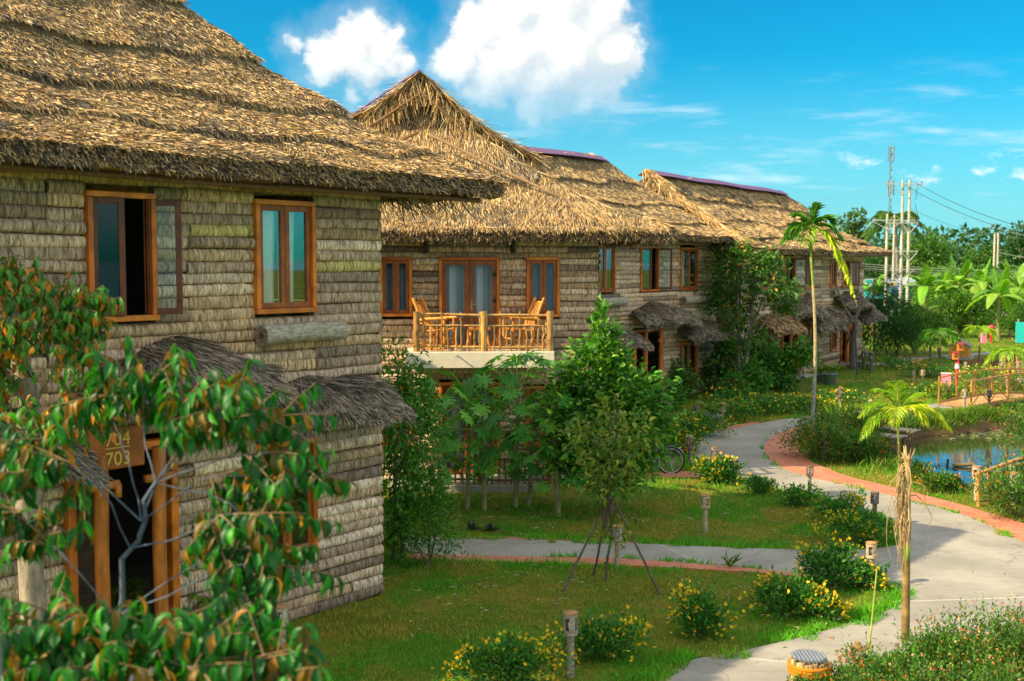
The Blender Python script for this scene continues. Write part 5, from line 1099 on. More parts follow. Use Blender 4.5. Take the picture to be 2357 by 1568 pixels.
# ---------------------------------------------------------------- flowering shrubs
YL = [(.035, .13, .022), (.05, .17, .025), (.025, .09, .02), (.09, .22, .025)]; YF = [(.85, .55, .015), (.9, .64, .03), (.8, .42, .01)]
LF = [(.75, .2, .015), (.8, .3, .02), (.7, .12, .015)]; LP = LF+[(.85, .35, .38), (.8, .45, .3)]
def shrub(x, yb, rx, ry, h, label, kind='y', nl=1500, nf=55, ls=.06, fs=.05, group=None, twigs=14, off=(0, 0)):
    p = G(x, yb)+np.array([off[0], off[1], 0]); o = thing({'y': 'yellow_flower_shrub', 'l': 'lantana_bush'}[kind], label, 'flowering shrub', p, 0, group or {'y': 'yellow flowering shrubs', 'l': 'orange lantana bushes'}[kind])
    nb = 7; bl = []
    for i in range(nb):
        a = RS.uniform(0, 6.3); q = RS.uniform(.1, .75); bl.append(((rx*q*math.cos(a), ry*q*math.sin(a), h*RS.uniform(.35, .72)), (rx*RS.uniform(.35, .5), ry*RS.uniform(.35, .5), h*RS.uniform(.25, .36))))
    bl.append(((0, 0, h*.35), (rx*.75, ry*.75, h*.35)))
    m = MB()
    for i in range(twigs):
        b = bl[i % len(bl)]; t = np.array(b[0])+RS.normal(0, .3, 3)*np.array(b[1]); limb(m, [(RS.normal(0, .04), RS.normal(0, .04), 0), t*.5+RS.normal(0, .03, 3), t*1.1], .008, .003, (.2, .15, .08), 5, 5)
    m.build('stems', M_BARK, o); m = MB()
    P = crown(m, bl, nl, ls, ls*.42, YL if kind == 'y' else [(.045, .12, .018), (.07, .16, .02), (.03, .08, .014), (.12, .15, .03)], tmpl=LEAF4, droop=-.1, rnd=.55, sub=16, sig=.3)
    for i in range(10 if kind == 'y' else 16):       # upright shoots breaking the outline
        a = RS.uniform(0, 6.3); q = RS.uniform(0, .95); s = np.array([rx*q*math.cos(a), ry*q*math.sin(a), h*RS.uniform(.45, .75)]); k = 12; L = h*RS.uniform(.3, .55); d = nrm(np.array([s[0]*.5, s[1]*.5, h])+RS.normal(0, .12, 3))
        t = np.linspace(.1, 1, k); C = s+d*(L*t)[:, None]; D = RS.normal(0, .7, (k, 3))+d*.8; m.leaves(C, D, ls, ls*.42, LEAF4, pal(YL if kind == 'y' else GREEN, k))
    m.build('foliage', M_LEAF, o)
    m = MB(); R3_ = np.array([rx, ry, h]); sc_ = np.linalg.norm((P-np.array([0, 0, h*.35]))/R3_/np.array([1, 1, .75]), axis=1)+RS.normal(0, .12, len(P)); i = np.argsort(-sc_)[:nf*6]; i = RS.choice(i, int(nf*(2.4 if kind == 'y' else 1.15))); F = P[i]; out = nrm((F-np.array([0, 0, h*.3]))/R3_+RS.normal(0, .25, F.shape)+np.array([0, 0, .25])); F = F+out*ls*.9; k = len(F)
    if kind == 'l':
        F = np.repeat(F, 3, 0)+RS.normal(0, fs*.35, (k*3, 3)); out = np.repeat(out, 3, 0); k *= 3
    # petals: a fan facing outwards
    U = nrm(np.cross(out, RS.normal(0, 1, (k, 3)))); m.leaves(F, U, fs*RS.uniform(.8, 1.3, k), fs*RS.uniform(.8, 1.3, k), FLOWER, pal(YF if kind == 'y' else (LP if 'pink' in label else LF), k, None, .1), up=nrm(np.cross(U, out)+1e-6), tilt=.02)
    m.build('blossom', M_FLOWER, o); return o
# leaves() builds flowers in the plane of (D, up x D); orient the plane square to 'out'
YS = [(1615, 1462, .42, .36, .58, 'round yellow-flowered bush alone on the front lawn', 2200, 80), (1375, 1512, .62, .36, .5, 'wide yellow-flowered bush behind the front lawn lamp', 2600, 60),
 (1160, 1590, .62, .4, .62, 'sunlit yellow-flowered bush at the bottom edge of the lawn', 2600, 80), (1815, 1418, .55, .4, .55, 'yellow-flowered bush left of the lawn tip', 2400, 75), (1890, 1425, .35, .3, .35, 'low yellow-flowered bush trailing onto the lawn edge', 1200, 45),
 (1920, 1350, .6, .4, .62, 'tall yellow-flowered bush beside the lamp at the lawn tip', 2600, 60), (1985, 1352, .35, .3, .4, 'small yellow-flowered bush touching the rusty-topped lamp', 1000, 35),
 (1985, 1252, .75, .4, .62, 'yellow-flowered bush covering the corner of the middle lawn', 2600, 80), (1925, 1200, .6, .4, .55, 'yellow-flowered bush in front of the grey lamp', 2200, 60), (1840, 1165, .45, .35, .4, 'leafy nearly flowerless bush by the pale lamp', 1400, 6),
 (1738, 1137, .42, .3, .38, 'small dark bush with a single yellow bloom at the path edge', 1200, 6), (1650, 1112, .62, .4, .55, 'yellow-flowered bush nearest the bicycle', 2000, 50),
 (1500, 1050, .9, .6, .9, 'yellow-flowered hedge bush behind the bicycle saddle', 1800, 55), (1560, 1040, .9, .6, .85, 'yellow-flowered hedge bush behind the bicycle wheel', 1800, 60), (1610, 1005, 1.0, .7, .75, 'yellow-flowered hedge bush around the grey palm pot', 1600, 50), (1540, 1010, 1.0, .6, .8, 'yellow-flowered hedge bush by the middle house step', 1500, 50),
 (1690, 968, 1.2, .8, .8, 'dark yellow-flowered bush left on the outer path bend', 1500, 35), (1750, 955, 1.3, .8, .85, 'dark yellow-flowered bush in the middle of the outer path bend', 1500, 45), (1815, 950, 1.2, .8, .75, 'dark yellow-flowered bush right on the outer path bend', 1500, 40), (1900, 940, 1.0, .7, .75, 'yellow-flowered bush beside the lamp behind the tall palm', 1200, 35), (1700, 935, 1.2, .8, .9, 'shaded yellow-flowered bush under the leaning grey trunk', 1200, 25),
 (1965, 930, 1.0, .7, .6, 'yellow-flowered bush behind the short palm fronds', 900, 30), (2130, 915, 1.1, .7, .7, 'yellow-flowered bush left of the pink box', 900, 35), (2195, 920, 1.1, .7, .8, 'yellow-flowered bush in front of the red post', 900, 40), (2085, 852, 1.2, .9, .8, 'yellow-flowered bush at the start of the far path', 900, 30), (2130, 868, 1.3, .9, .8, 'yellow-flowered bush in the middle of the far path', 900, 35), (2170, 872, 1.1, .8, .75, 'yellow-flowered bush behind the pink box', 800, 30), (2270, 892, 1.5, 1.0, .95, 'bright yellow-flowered bush behind the bridge railing', 1200, 70), (2335, 900, 1.1, .9, .9, 'bright yellow-flowered bush at the right edge by the far lamps', 1000, 55), (2240, 872, 1.2, .9, .75, 'yellow-flowered bush behind the red post base', 800, 30), (2055, 845, .9, .7, .7, 'yellow-flowered bush by the feathery bush', 800, 20)]
for x, y, rx, ry, h, lb, nl, nf in YS:
    far = G(x, y)[1] > 26
    shrub(x, y, rx, ry, h*(.72 if G(x, y)[1] > 38 else 1), lb, 'y', nl, nf, .075 if not far else .11, .06 if not far else .085)
LS = [(1850, 1650, .4, .4, .42, 'low orange lantana in front of the bamboo bin', 1500, 60), (1960, 1640, .5, .45, .5, 'orange lantana around the mossy lamp', 1800, 80), (2060, 1615, .55, .5, .62, 'orange lantana at the foot of the dying palm', 2200, 90), (2160, 1600, .6, .5, .85, 'tall pink and orange lantana right of the dying palm', 2600, 90), (2262, 1590, .65, .5, .98, 'tallest pink and orange lantana with a shoot reaching over the path', 2600, 90), (2360, 1575, .6, .5, .85, 'pink and orange lantana cut by the right edge', 2200, 80), (2130, 1690, .6, .5, .75, 'orange and pink lantana at the very bottom edge', 2200, 90), (2270, 1690, .7, .5, .85, 'pink-flecked lantana in the bottom right corner', 2200, 90),
 (1870, 1050, .9, .8, .9, 'dark orange-flowered lantana around the tall palm base', 2000, 70), (1930, 1062, 1.0, .8, .95, 'dark orange-flowered lantana round the black lamp', 2200, 80), (1972, 1062, .7, .7, .7, 'dark lantana with few blooms beside the pond planks', 1800, 40), (1960, 995, 1.3, .9, .8, 'sunlit orange lantana behind the black lamp', 1600, 90), (2040, 985, 1.2, .9, .7, 'sunlit orange lantana left of the short palm', 1500, 80), (1890, 1005, 1.0, .8, .75, 'orange lantana between the tall palm and the lamp', 1300, 60), (2340, 1190, .8, .7, .85, 'lantana with red and orange blooms at the pond stair', 1800, 70), (2352, 1150, .8, .7, .95, 'leggy lantana behind the pond stair', 1500, 50), (2372, 1062, .8, .8, 1.4, 'tall pinkish lantana on the right bank of the pond', 1600, 60), (2372, 1010, .8, .8, 1.2, 'lantana at the right edge above the pond', 1300, 50), (2165, 1133, .5, .3, .4, 'small lantana leaning over the near pond edge', 900, 35), (2110, 1105, .4, .3, .4, 'thin leggy lantana by the short palm stem', 500, 12)]
for x, y, rx, ry, h, lb, nl, nf in LS:
    far = G(x, y)[1] > 22
    shrub(x, y, rx, ry, h, lb, 'l', int(nl*(1.9 if not far else 1.2)), nf, .05 if not far else .09, .026 if not far else .036)
# bank grass: taller tufts along the pond, one mass
n = 26000; pp = np.array([p[:2] for p in POND_TOP]); nx = np.roll(pp, -1, 0); ln = np.linalg.norm(nx-pp, axis=1); i = RS.choice(len(pp), n, p=ln/ln.sum()); t = RS.uniform(0, 1, n)[:, None]; q = pp[i]*(1-t)+nx[i]*t+RS.normal(0, .38, (n, 2))
ok = ~(inpoly(q[:, 0], q[:, 1], PATHS) | inpoly(q[:, 0], q[:, 1], BRICK_OUT)); q = q[ok]; z = terrain_z(q[:, 0], q[:, 1]); ok = (z > -.42) & (vn(q[:, 0]*1.5, q[:, 1]*1.5, 77) > .35); q, z = q[ok], z[ok]; k = len(q)
a = RS.uniform(0, 6.3, k); m = MB(); m.leaves(np.column_stack([q, z]), np.column_stack([np.cos(a)*.5, np.sin(a)*.5, np.ones(k)]), RS.uniform(.12, .38, k), RS.uniform(.012, .022, k), LEAFB, pal([(.10, .24, .02), (.16, .30, .025), (.06, .16, .02), (.24, .24, .05)], k), tilt=1.)
tag(m.build('bank_grass', M_GRASS), 'long bright grass along the pond bank', 'grass', kind='stuff')
# small plants and litter on the lawn
for x, y, lb in ((1085, 1222, 'dark purple spiky plant left of a pair by the side path'), (1130, 1226, 'dark purple spiky plant right of a pair by the side path')):
    o = thing('purple_plant', lb, 'plant', G(x, y)); m = MB(); k = 34; a = RS.uniform(0, 6.3, k); e = RS.uniform(.3, 1.5, k); m.leaves(np.zeros((k, 3)), np.column_stack([np.cos(a)*np.cos(e), np.sin(a)*np.cos(e), np.sin(e)]), RS.uniform(.16, .28, k), .035, LEAFB, pal([(.03, .05, .04), (.08, .03, .1), (.03, .07, .03)], k)); m.build('leaves', M_LEAF, o)
o = thing('grass_tuft', 'wispy grass tuft growing from the edge of the side path', 'grass tuft', G(1680, 1308)); m = MB(); k = 22; a = RS.uniform(0, 6.3, k); m.leaves(np.zeros((k, 3)), np.column_stack([np.cos(a)*.6, np.sin(a)*.6, np.ones(k)]), RS.uniform(.15, .42, k), .012, LEAFB, pal(LIME, k)); m.build('leaves', M_GRASS, o)
n = 900; x = RS.uniform(-1.5, 7.5, n); y = RS.uniform(14.5, 24, n); ok = ~inpoly(x, y, PATHS) & (RS.rand(n) < .9); x, y = x[ok], y[ok]; k = len(x); a = RS.uniform(0, 6.3, k); m = MB(); m.leaves(np.column_stack([x, y, np.full(k, .045)]), np.column_stack([np.cos(a), np.sin(a), RS.normal(0, .1, k)]), RS.uniform(.05, .2, k), RS.uniform(.008, .03, k), LEAF4, pal([(.4, .3, .15), (.3, .2, .09), (.5, .4, .25)], k)); tag(m.build('fallen_leaves', M_STRAW), 'dry leaves and twigs scattered over the lawn', 'leaf litter', kind='stuff')
n = 160; x = RS.uniform(2, 9, n); y = RS.uniform(14.5, 30, n); ok = inpoly(x, y, PATHS); x, y = x[ok], y[ok]; k = len(x); a = RS.uniform(0, 6.3, k); m = MB(); m.leaves(np.column_stack([x, y, np.full(k, .03)]), np.column_stack([np.cos(a), np.sin(a), np.zeros(k)]), RS.uniform(.03, .09, k), RS.uniform(.012, .03, k), LEAF4, pal([(.25, .15, .07), (.2, .12, .05)], k)); tag(m.build('path_leaves', M_STRAW), 'a few dry leaves lying on the concrete path', 'leaf litter', kind='stuff')
# ---------------------------------------------------------------- bamboo bin
p = G(1860, 1618); o = thing('bamboo_bin', 'round bin of upright bamboo slats with an orange rope band', 'bin', p); h = .54; r = .19
m = MB()
for k in range(26):
    a = k*2*PI/26; m.tube([(r*math.cos(a), r*math.sin(a), 0), (r*1.02*math.cos(a), r*1.02*math.sin(a), h-.04+.01*(k % 3))], .026, 7, pal([(.42, .3, .14), (.36, .24, .1), (.48, .36, .18)], 1)[0])
m.build('slat_wall', M_POLE, o)
m = MB()
for zz in (h-.16, h-.125, h-.09): a = np.arange(25)*2*PI/24; m.tube(np.stack([(r+.032)*np.cos(a), (r+.032)*np.sin(a), np.full(25, zz)], 1), .022, 8, (.75, .26, .02), cap=False)
m.build('rope_band', M_CLOTH, o, smooth=True)
m = MB()
for k in range(9):
    x = (k-4)*.042; l = math.sqrt(max(r*r-x*x, .001)); m.tube([(x, -l, h), (x, l, h+.01)], .02, 8, (.28, .30, .32))
m.build('lid', M_METAL, o)
# ---------------------------------------------------------------- bicycle
p = G(1543.5, 1091); BX = thing('bicycle', 'silver city bicycle with dark saddle parked half behind the glossy tree', 'bicycle', p, PI*.985); r = .32; WBs = 1.04
def wheel(x):
    a = np.arange(37)*2*PI/36; m = MB(); m.tube(np.stack([x+r*np.cos(a), 0*a, r+r*np.sin(a)], 1), .019, 8, (.015, .015, .016), cap=False); w = m.build('wheel', M_RUBBER, BX, smooth=True)
    m = MB(); m.tube(np.stack([x+(r-.03)*np.cos(a), 0*a, r+(r-.03)*np.sin(a)], 1), .012, 6, (.5, .45, .42), cap=False); m.build('rim', M_METAL, w)
    m = MB()
    for k in range(28): b = k*2*PI/28; m.tube([(x+.02*math.cos(b+.5), .02*(-1)**k, r+.02*math.sin(b+.5)), (x+(r-.03)*math.cos(b), 0, r+(r-.03)*math.sin(b))], .002, 4, (.6, .6, .62))
    m.tube([(x, -.05, r), (x, .05, r)], .022, 10, (.4, .4, .42)); m.build('spokes', M_METAL, w)
    m = MB(); b = np.linspace(.15*PI, 1.08*PI, 18) if x == 0 else np.linspace(.2*PI, .9*PI, 14); 
    if x == 0: b = PI-b
    for dy in (-.02, 0, .02): m.tube(np.stack([x+(r+.035)*np.cos(b), np.full(len(b), dy), r+(r+.035)*np.sin(b)], 1), .013, 6, (.35, .4, .48), cap=False)
    m.build('mudguard', M_METAL, BX, smooth=True)
wheel(0); wheel(WBs); SV = (.55, .56, .6); m = MB(); bb = (.43, 0, .28); st = (.28, 0, .80); hd = (.90, 0, .78); hb = (.93, 0, .62)
for a, b, q in ((bb, st, .016), (bb, hb, .02), ((.34, 0, .6), hd, .016), (hd, hb, .02), ((0, .05, r), bb, .01), ((0, -.05, r), bb, .01), ((0, .05, r), (.33, .02, .66), .008), ((0, -.05, r), (.33, -.02, .66), .008), (hb, (WBs, .05, r), .012), (hb, (WBs, -.05, r), .012)): m.tube([a, b], q, 8, SV)
m.build('frame', M_METAL, BX, smooth=True)
m = MB(); m.lathe([(.0, .0), (.1, .0), (.11, .03), (.08, .06), (0, .065)], (0, 0, 0), 14, (.02, .03, .07)); s_ = m.build('saddle', M_RUBBER, BX, smooth=True); s_.location = (.25, 0, .84); s_.scale = (1.3, .75, 1)
m = MB(); m.tube([hd, (.88, 0, .98)], .014, 8, SV); m.tube([(.70, .27, 1.0), (.86, .2, .99), (.90, 0, .98), (.86, -.2, .99), (.70, -.27, 1.0)], .012, 8, SV); m.build('handlebar', M_METAL, BX, smooth=True)
m = MB(); m.box((-.06, 0, .70), (.36, .12, .015), (.03, .035, .04)); m.tube([(-.15, .06, .70), (0, .06, r)], .006, 6, (.03, .03, .03)); m.tube([(-.15, -.06, .70), (0, -.06, r)], .006, 6, (.03, .03, .03)); m.build('carrier', M_METAL, BX)
m = MB(); a = np.arange(19)*2*PI/18; m.tube(np.stack([bb[0]+.09*np.cos(a), np.full(19, -.05), bb[2]+.09*np.sin(a)], 1), .008, 6, (.1, .1, .1), cap=False); m.tube([bb, (bb[0]+.05, -.07, bb[2]-.17)], .01, 6, (.3, .3, .3)); m.box((bb[0]+.05, -.12, bb[2]-.17), (.09, .1, .025), (.03, .03, .03)); m.build('crank', M_METAL, BX)
m = MB(); m.tube([(.02, .06, r), (-.06, .16, .01)], .009, 6, (.4, .4, .4)); m.build('kickstand', M_METAL, BX)
m = MB(); m.box((-.36, 0, .58), (.03, .05, .06), (.6, .02, .02)); m.build('tail_light', M_PAINT, BX)
# ---------------------------------------------------------------- balcony furniture
def H2P(x, y, z): c, s = math.cos(A2), math.sin(A2); return (O2[0]+c*x-s*y, O2[1]+s*x+c*y, z)
def rocker(loc, rz, label):
    o = thing('rocking_chair', label, 'rocking chair', loc, rz, 'rocking chairs on the balcony'); CW = [(.62, .25, .03), (.70, .30, .045), (.55, .2, .025)]
    c = lambda: pal(CW, 1, None, .08)[0]
    m = MB()
    for k in range(6): m.tube([(-.22, -.26+.104*k, .42-.0), (.26, -.26+.104*k, .46)], .026, 7, c())
    m.build('seat', M_WOOD, o, smooth=True)
    m = MB()
    for s in (-1, 1): m.tube([(-.22, s*.26, .40), (-.34, s*.26, .8), (-.5, s*.25, 1.16)], .034, 9, c())
    for k in range(4): m.tube([(-.28, -.14+.094*k, .56), (-.46, -.14+.094*k, 1.06)], .018, 7, c())
    m.tube([(-.27, -.26, .54), (-.27, .26, .54)], .024, 7, c()); m.tube([(-.47, -.26, 1.06), (-.47, .26, 1.06)], .026, 7, c()); m.build('backrest', M_WOOD, o, smooth=True)
    for s in (-1, 1):
        m = MB(); m.tube([(-.38, s*.28, .66), (-.1, s*.3, .70), (.34, s*.3, .72)], .036, 8, c()); m.build('armrest', M_WOOD, o, smooth=True)
        m = MB(); m.tube([(.27, s*.27, .06), (.27, s*.29, .71)], .032, 8, c()); m.build('leg', M_WOOD, o, smooth=True)
        m = MB(); m.tube([(-.2, s*.27, .07), (-.22, s*.27, .42)], .032, 8, c()); m.build('leg', M_WOOD, o, smooth=True)
        m = MB(); xx = np.linspace(-.55, .45, 9); m.tube(np.stack([xx, np.full(9, s*.27), .03+.28*(xx-.0)**2], 1), .028, 8, c()); m.build('rocker', M_WOOD, o, smooth=True)
    m = MB(); m.tube([(.27, -.27, .25), (.27, .27, .25)], .02, 7, c()); m.build('stretcher', M_WOOD, o); return o
rocker(H2P(-.72, -.62, 3.1), A2+math.radians(-22), 'orange wooden rocking chair, the left one on the balcony'); rocker(H2P(1.12, -.62, 3.1), A2+math.radians(200), 'orange wooden rocking chair, the right one on the balcony')
o = thing('side_table', 'small orange wooden table between the rocking chairs', 'table', H2P(.2, -.62, 3.1), A2); m = MB()
for k in range(5): m.box((0, -.2+.1*k, .47), (.52, .095, .045), pal([(.66, .25, .03), (.58, .2, .025)], 1)[0])
m.build('table_top', M_WOODX, o)
for sx in (-1, 1):
    for sy in (-1, 1): m = MB(); m.tube([(sx*.24, sy*.19, 0), (sx*.17, sy*.14, .45)], .03, 8, (.6, .22, .03)); m.build('leg', M_WOOD, o, smooth=True)
# ---------------------------------------------------------------- pond: planks, rails, bridge, duck
p1, p2 = G(1985, 1002), G(2080, 1012, .0); o = thing('plank_jetty', 'rough plank jetty jutting from the lantana into the pond', 'jetty', p1); d = nrm((p2-p1)*np.array([1, 1, 0])); nv = np.array([-d[1], d[0], 0]); L = np.linalg.norm((p2-p1)[:2])
m = MB(); k = 26
for i in range(k): c = d*(L*(i+.5)/k)+np.array([0, 0, .06+.01*(i % 2)]); m.tube([c-nv*.3, c+nv*.3], .028, 7, pal([(.30, .24, .16), (.22, .18, .12), (.38, .32, .22)], 1)[0])
m.build('deck', M_POLE, o)
for f in (.15, .55, .93):
    for s in (-.25, .25): m = MB(); c = d*L*f+nv*s; m.tube([c+(0, 0, -1.0), c+(0, 0, .06)], .05, 8, (.2, .16, .11)); m.build('post', M_BARK, o)
p1 = G(1995, 990); o = thing('plank_jetty', 'short upper plank step behind the long pond jetty', 'jetty', p1); m = MB()
for i in range(12): c = d*(1.6*(i+.5)/12)+np.array([0, 0, .12]); m.tube([c-nv*.3, c+nv*.3], .03, 7, pal([(.30, .24, .16), (.22, .18, .12)], 1)[0])
m.build('deck', M_POLE, o)
for f in (.2, 1.4): m = MB(); c = d*f; m.tube([c+(0, 0, -.9), c+(0, 0, .1)], .045, 8, (.2, .16, .11)); m.build('post', M_BARK, o)
BC = [(.45, .21, .05), (.52, .27, .07), (.36, .17, .05)]
def bamboo_rail(name, label, cat, A, B, zA, zB, hgt, nbay, cross=True, deck=0., group=None, arch=0.):
    A = np.array([*A[:2], 0.]); B = np.array([*B[:2], 0.]); o = thing(name, label, cat, A, 0, group); d = B-A; L = np.linalg.norm(d); nv = np.array([-d[1], d[0], 0])/L
    zf = lambda t: zA+(zB-zA)*t+arch*math.sin(PI*t)
    P = lambda t, dz, s=0.: d*t+nv*s+np.array([0, 0, zf(t)+dz])
    for s in ((0, deck) if deck else (0,)):
        m = MB(); tt = np.linspace(0, 1, 12)
        m.tube([P(t, hgt, s) for t in tt], .026, 8, pal(BC, 1)[0]); m.tube([P(t, .08, s) for t in tt], .028, 8, pal(BC, 1)[0])
        if not cross: m.tube([P(t, hgt*.55, s) for t in tt], .026, 8, pal(BC, 1)[0])
        if cross:
            for i in range(nbay): a, b = i/nbay, (i+1)/nbay; m.tube([P(a, .1, s), P(b, hgt-.05, s)], .017, 7, pal(BC, 1)[0]); m.tube([P(a, hgt-.05, s), P(b, .1, s)], .017, 7, pal(BC, 1)[0])
        m.build('railing', M_POLE, o)
        for i in range(nbay+1): m = MB(); m.tube([P(i/nbay, -.45, s), P(i/nbay, hgt+.05, s)], .035, 8, pal(BC, 1)[0]); m.build('post', M_POLE, o)
    if deck:
        m = MB(); k = int(L/.1)
        for i in range(k): m.tube([P((i+.5)/k, .0, -.05), P((i+.5)/k, .0, deck+.05)], .045, 6, pal([(.38, .22, .08), (.3, .17, .07)], 1)[0])
        m.build('deck', M_POLE, o)
    return o
bamboo_rail('bamboo_bridge', 'bamboo footbridge with crossed railings over the pond at the right', 'bridge', G(2235, 945), G(2440, 931), .05, .2, .95, 5, True, 1.5, arch=.12)
bamboo_rail('bamboo_railing', 'short bamboo railing on the far bank beyond the bridge', 'railing', G(2312, 868), G(2420, 858), .0, .35, 1.0, 4, True)
m = MB(); P0 = [G(2252, 1166), G(2276, 1163), G(2300, 1157)]
o = thing('pond_handrail', 'wooden handrail of the stair climbing from the path edge over the pond', 'handrail', P0[0]); B = lambda x, y, Y: AT(x, y, Y)-P0[0]; Yh = P0[0][1]
for x, yt, yb, dy in ((2252, 1088, 1163, 0), (2275, 1082, 1160, .2), (2299, 1105, 1150, 1.2), (2314, 1085, 1140, 1.2)): m = MB(); m.tube([B(x, yb+8, Yh+dy), B(x+1, yt, Yh+dy)], .04, 9, pal(BC, 1)[0]); m.build('post', M_WOOD, o, smooth=True)
m = MB(); m.tube([B(2246, 1092, Yh), B(2290, 1077, Yh+.2), B(2330, 1062, Yh+.6), B(2390, 1045, Yh+1.2)], .042, 9, (.48, .25, .07)); m.tube([B(2296, 1106, Yh+1.2), B(2314, 1092, Yh+1.2), B(2380, 1080, Yh+1.6)], .04, 9, (.42, .2, .06)); m.tube([B(2252, 1127, Yh), B(2276, 1120, Yh+.2)], .032, 8, (.46, .23, .07)); m.tube([B(2252, 1155, Yh), B(2276, 1150, Yh+.2)], .032, 8, (.4, .2, .06)); m.build('rail', M_WOOD, o, smooth=True)
m = MB(); 
for k in range(7): m.tube([B(2305+k*9, 1076-k, Yh+1.8), B(2312+k*9, 1072-k, Yh+2.6)], .05, 7, (.36, .27, .18))
m.build('tread', M_BARK, o)
lp = [AT(0, 0, 1)]; o = thing('lily_patch', 'patch of water plants and twigs floating on the pond', 'water plant', G(2180, 1075, -.5)); m = MB(); k = 90; x = RS.normal(0, .9, k); y = RS.normal(0, .35, k); a = RS.uniform(0, 6.3, k); m.leaves(np.column_stack([x, y, np.full(k, .0)]), np.column_stack([np.cos(a), np.sin(a), np.full(k, .05)]), RS.uniform(.08, .2, k), RS.uniform(.06, .14, k), LEAF4, pal([(.06, .08, .03), (.1, .1, .05), (.04, .05, .03)], k), tilt=.05); m.tube([(0, 0, -.1), (.02, 0, .22)], .03, 6, (.06, .05, .04)); m.tube([(.2, .1, .02), (.75, .1, .06)], .05, 7, (.25, .16, .08)); m.build('leaves', M_LEAF, o)
o = thing('lily_patch', 'pale band of floating leaves near the far pond bank', 'water plant', G(2265, 1000, -.5)); m = MB(); k = 240; x = RS.normal(0, 1.6, k); y = RS.normal(0, .5, k); a = RS.uniform(0, 6.3, k); m.leaves(np.column_stack([x, y, np.full(k, .005)]), np.column_stack([np.cos(a), np.sin(a), np.full(k, .03)]), RS.uniform(.1, .3, k), RS.uniform(.1, .2, k), LEAF4, pal([(.12, .14, .07), (.2, .2, .13)], k), tilt=.05); m.build('leaves', M_LEAF, o)
# ---------------------------------------------------------------- small painted things on the far lawn
p = G(2177, 903); o = thing('pink_box', 'upright pink box with a dark slotted side on the far lawn', 'box', p, -.35); m = MB(); m.box((0, 0, .37), (.36, .30, .74), (.75, .24, .32)); m.box((0, 0, .75), (.40, .34, .03), (.75, .55, .56)); bev(m.build('body', M_PAINT, o), .01)
m = MB(); m.box((.185, 0, .37), (.012, .2, .6), (.12, .12, .15)); m.build('slot_panel', M_PAINT, o)
p = G(2202, 898); o = thing('red_post', 'red post carrying two small wooden nest boxes', 'post', p); m = MB(); m.lathe([(.09, 0), (.09, .1), (.065, .12), (.065, 1.25), (0, 1.26)], (0, 0, 0), 14, (.72, .02, .03)); m.lathe([(.069, .98), (.069, 1.06)], (0, 0, 0), 14, (.7, .68, .66)); m.lathe([(.1, .86), (.1, .96), (.069, .97)], (0, 0, 0), 14, (.45, .47, .5)); m.build('pole', M_PAINT, o, smooth=True)
for x, z in ((-.09, 1.22), (.09, 1.58)):
    m = MB(); m.box((x, 0, z+.13), (.19, .18, .26), (.58, .2, .03)); nb = m.build('nest_box', M_WOODX, o); m = MB(); m.add([(x-.13, -.12, z+.25), (x+.13, -.12, z+.25), (x+.13, 0, z+.34), (x-.13, 0, z+.34)], [[0, 1, 2, 3]], (.28, .03, .04)); m.add([(x-.13, .12, z+.25), (x+.13, .12, z+.25), (x+.13, 0, z+.34), (x-.13, 0, z+.34)], [[3, 2, 1, 0]], (.28, .03, .04)); m.build('roof', M_PAINT, nb)
    m = MB(); m.box((x, -.092, z+.14), (.12, .01, .06), (.05, .03, .02)); m.build('hole', M_DARK, nb)
m = MB(); m.tube([(0, 0, 1.2), (.05, 0, 1.7)], .04, 8, (.3, .1, .04)); m.build('top_pole', M_WOOD, o)
p = G(2281, 790); o = thing('hydrant', 'red hydrant post with a flared pink top before the banana trees', 'hydrant', p); m = MB(); m.lathe([(.08, 0), (.08, .75), (.15, .85), (.17, 1.05), (.13, 1.15), (0, 1.16)], (0, 0, 0), 14, (.75, .04, .06)); m.build('body', M_PAINT, o, smooth=True)
for s in (-1, 1): m = MB(); m.tube([(s*.15, 0, 1.0), (s*.25, 0, 1.0)], .05, 10, (.7, .5, .5)); m.build('nozzle', M_PAINT, o)
p = G(2264, 790); o = thing('pink_box', 'smaller pink box by the red hydrant in front of the bananas', 'box', p); m = MB(); m.box((0, 0, .32), (.3, .25, .64), (.75, .24, .34)); m.build('body', M_PAINT, o); m = MB(); m.box((0, 0, .655), (.34, .29, .05), (.7, .4, .45)); m.build('lid', M_PAINT, o)
p = G(2210, 826); o = thing('duck_hut', 'little orange plank hut with a gable roof standing over the far pond', 'hut', p, -.5); m = MB(); w, dpt, hh = .46, .6, .55
for s in (-1, 1):
    for k in range(9): m.box((s*w, -dpt+(k+.5)*dpt*2/9, hh/2+.15), (.05, dpt*2/9-.01, hh), pal([(.62, .30, .05), (.52, .23, .04), (.7, .37, .07)], 1)[0])
    for k in range(7): x = -w+(k+.5)*w*2/7; m.box((x, s*dpt, (hh+.26*(1-abs(x)/w))/2+.15), (w*2/7-.01, .05, hh+.26*(1-abs(x)/w)), pal([(.62, .30, .05), (.52, .23, .04), (.7, .37, .07)], 1)[0])
m.build('wall', M_WOODX, o); m = MB()
for s in (-1, 1): m.box((s*.27, 0, hh+.31), (.68, dpt*2+.2, .05), (.36, .22, .12), R=Matrix.Rotation(s*.55, 3, 'Y'))
m.build('roof', M_WOODX, o); m = MB(); m.box((0, 0, .08), (w*2+.3, dpt*2+.3, .12), (.4, .38, .34)); m.build('base', M_PLASTER, o)
p = G(2366, 793); o = thing('teal_board', 'upright turquoise board at the right edge before the trees', 'board', p, -.2); m = MB(); m.box((0, 0, .75), (1.5, .08, 1.3), (.02, .48, .46)); m.build('panel', M_PAINT, o)
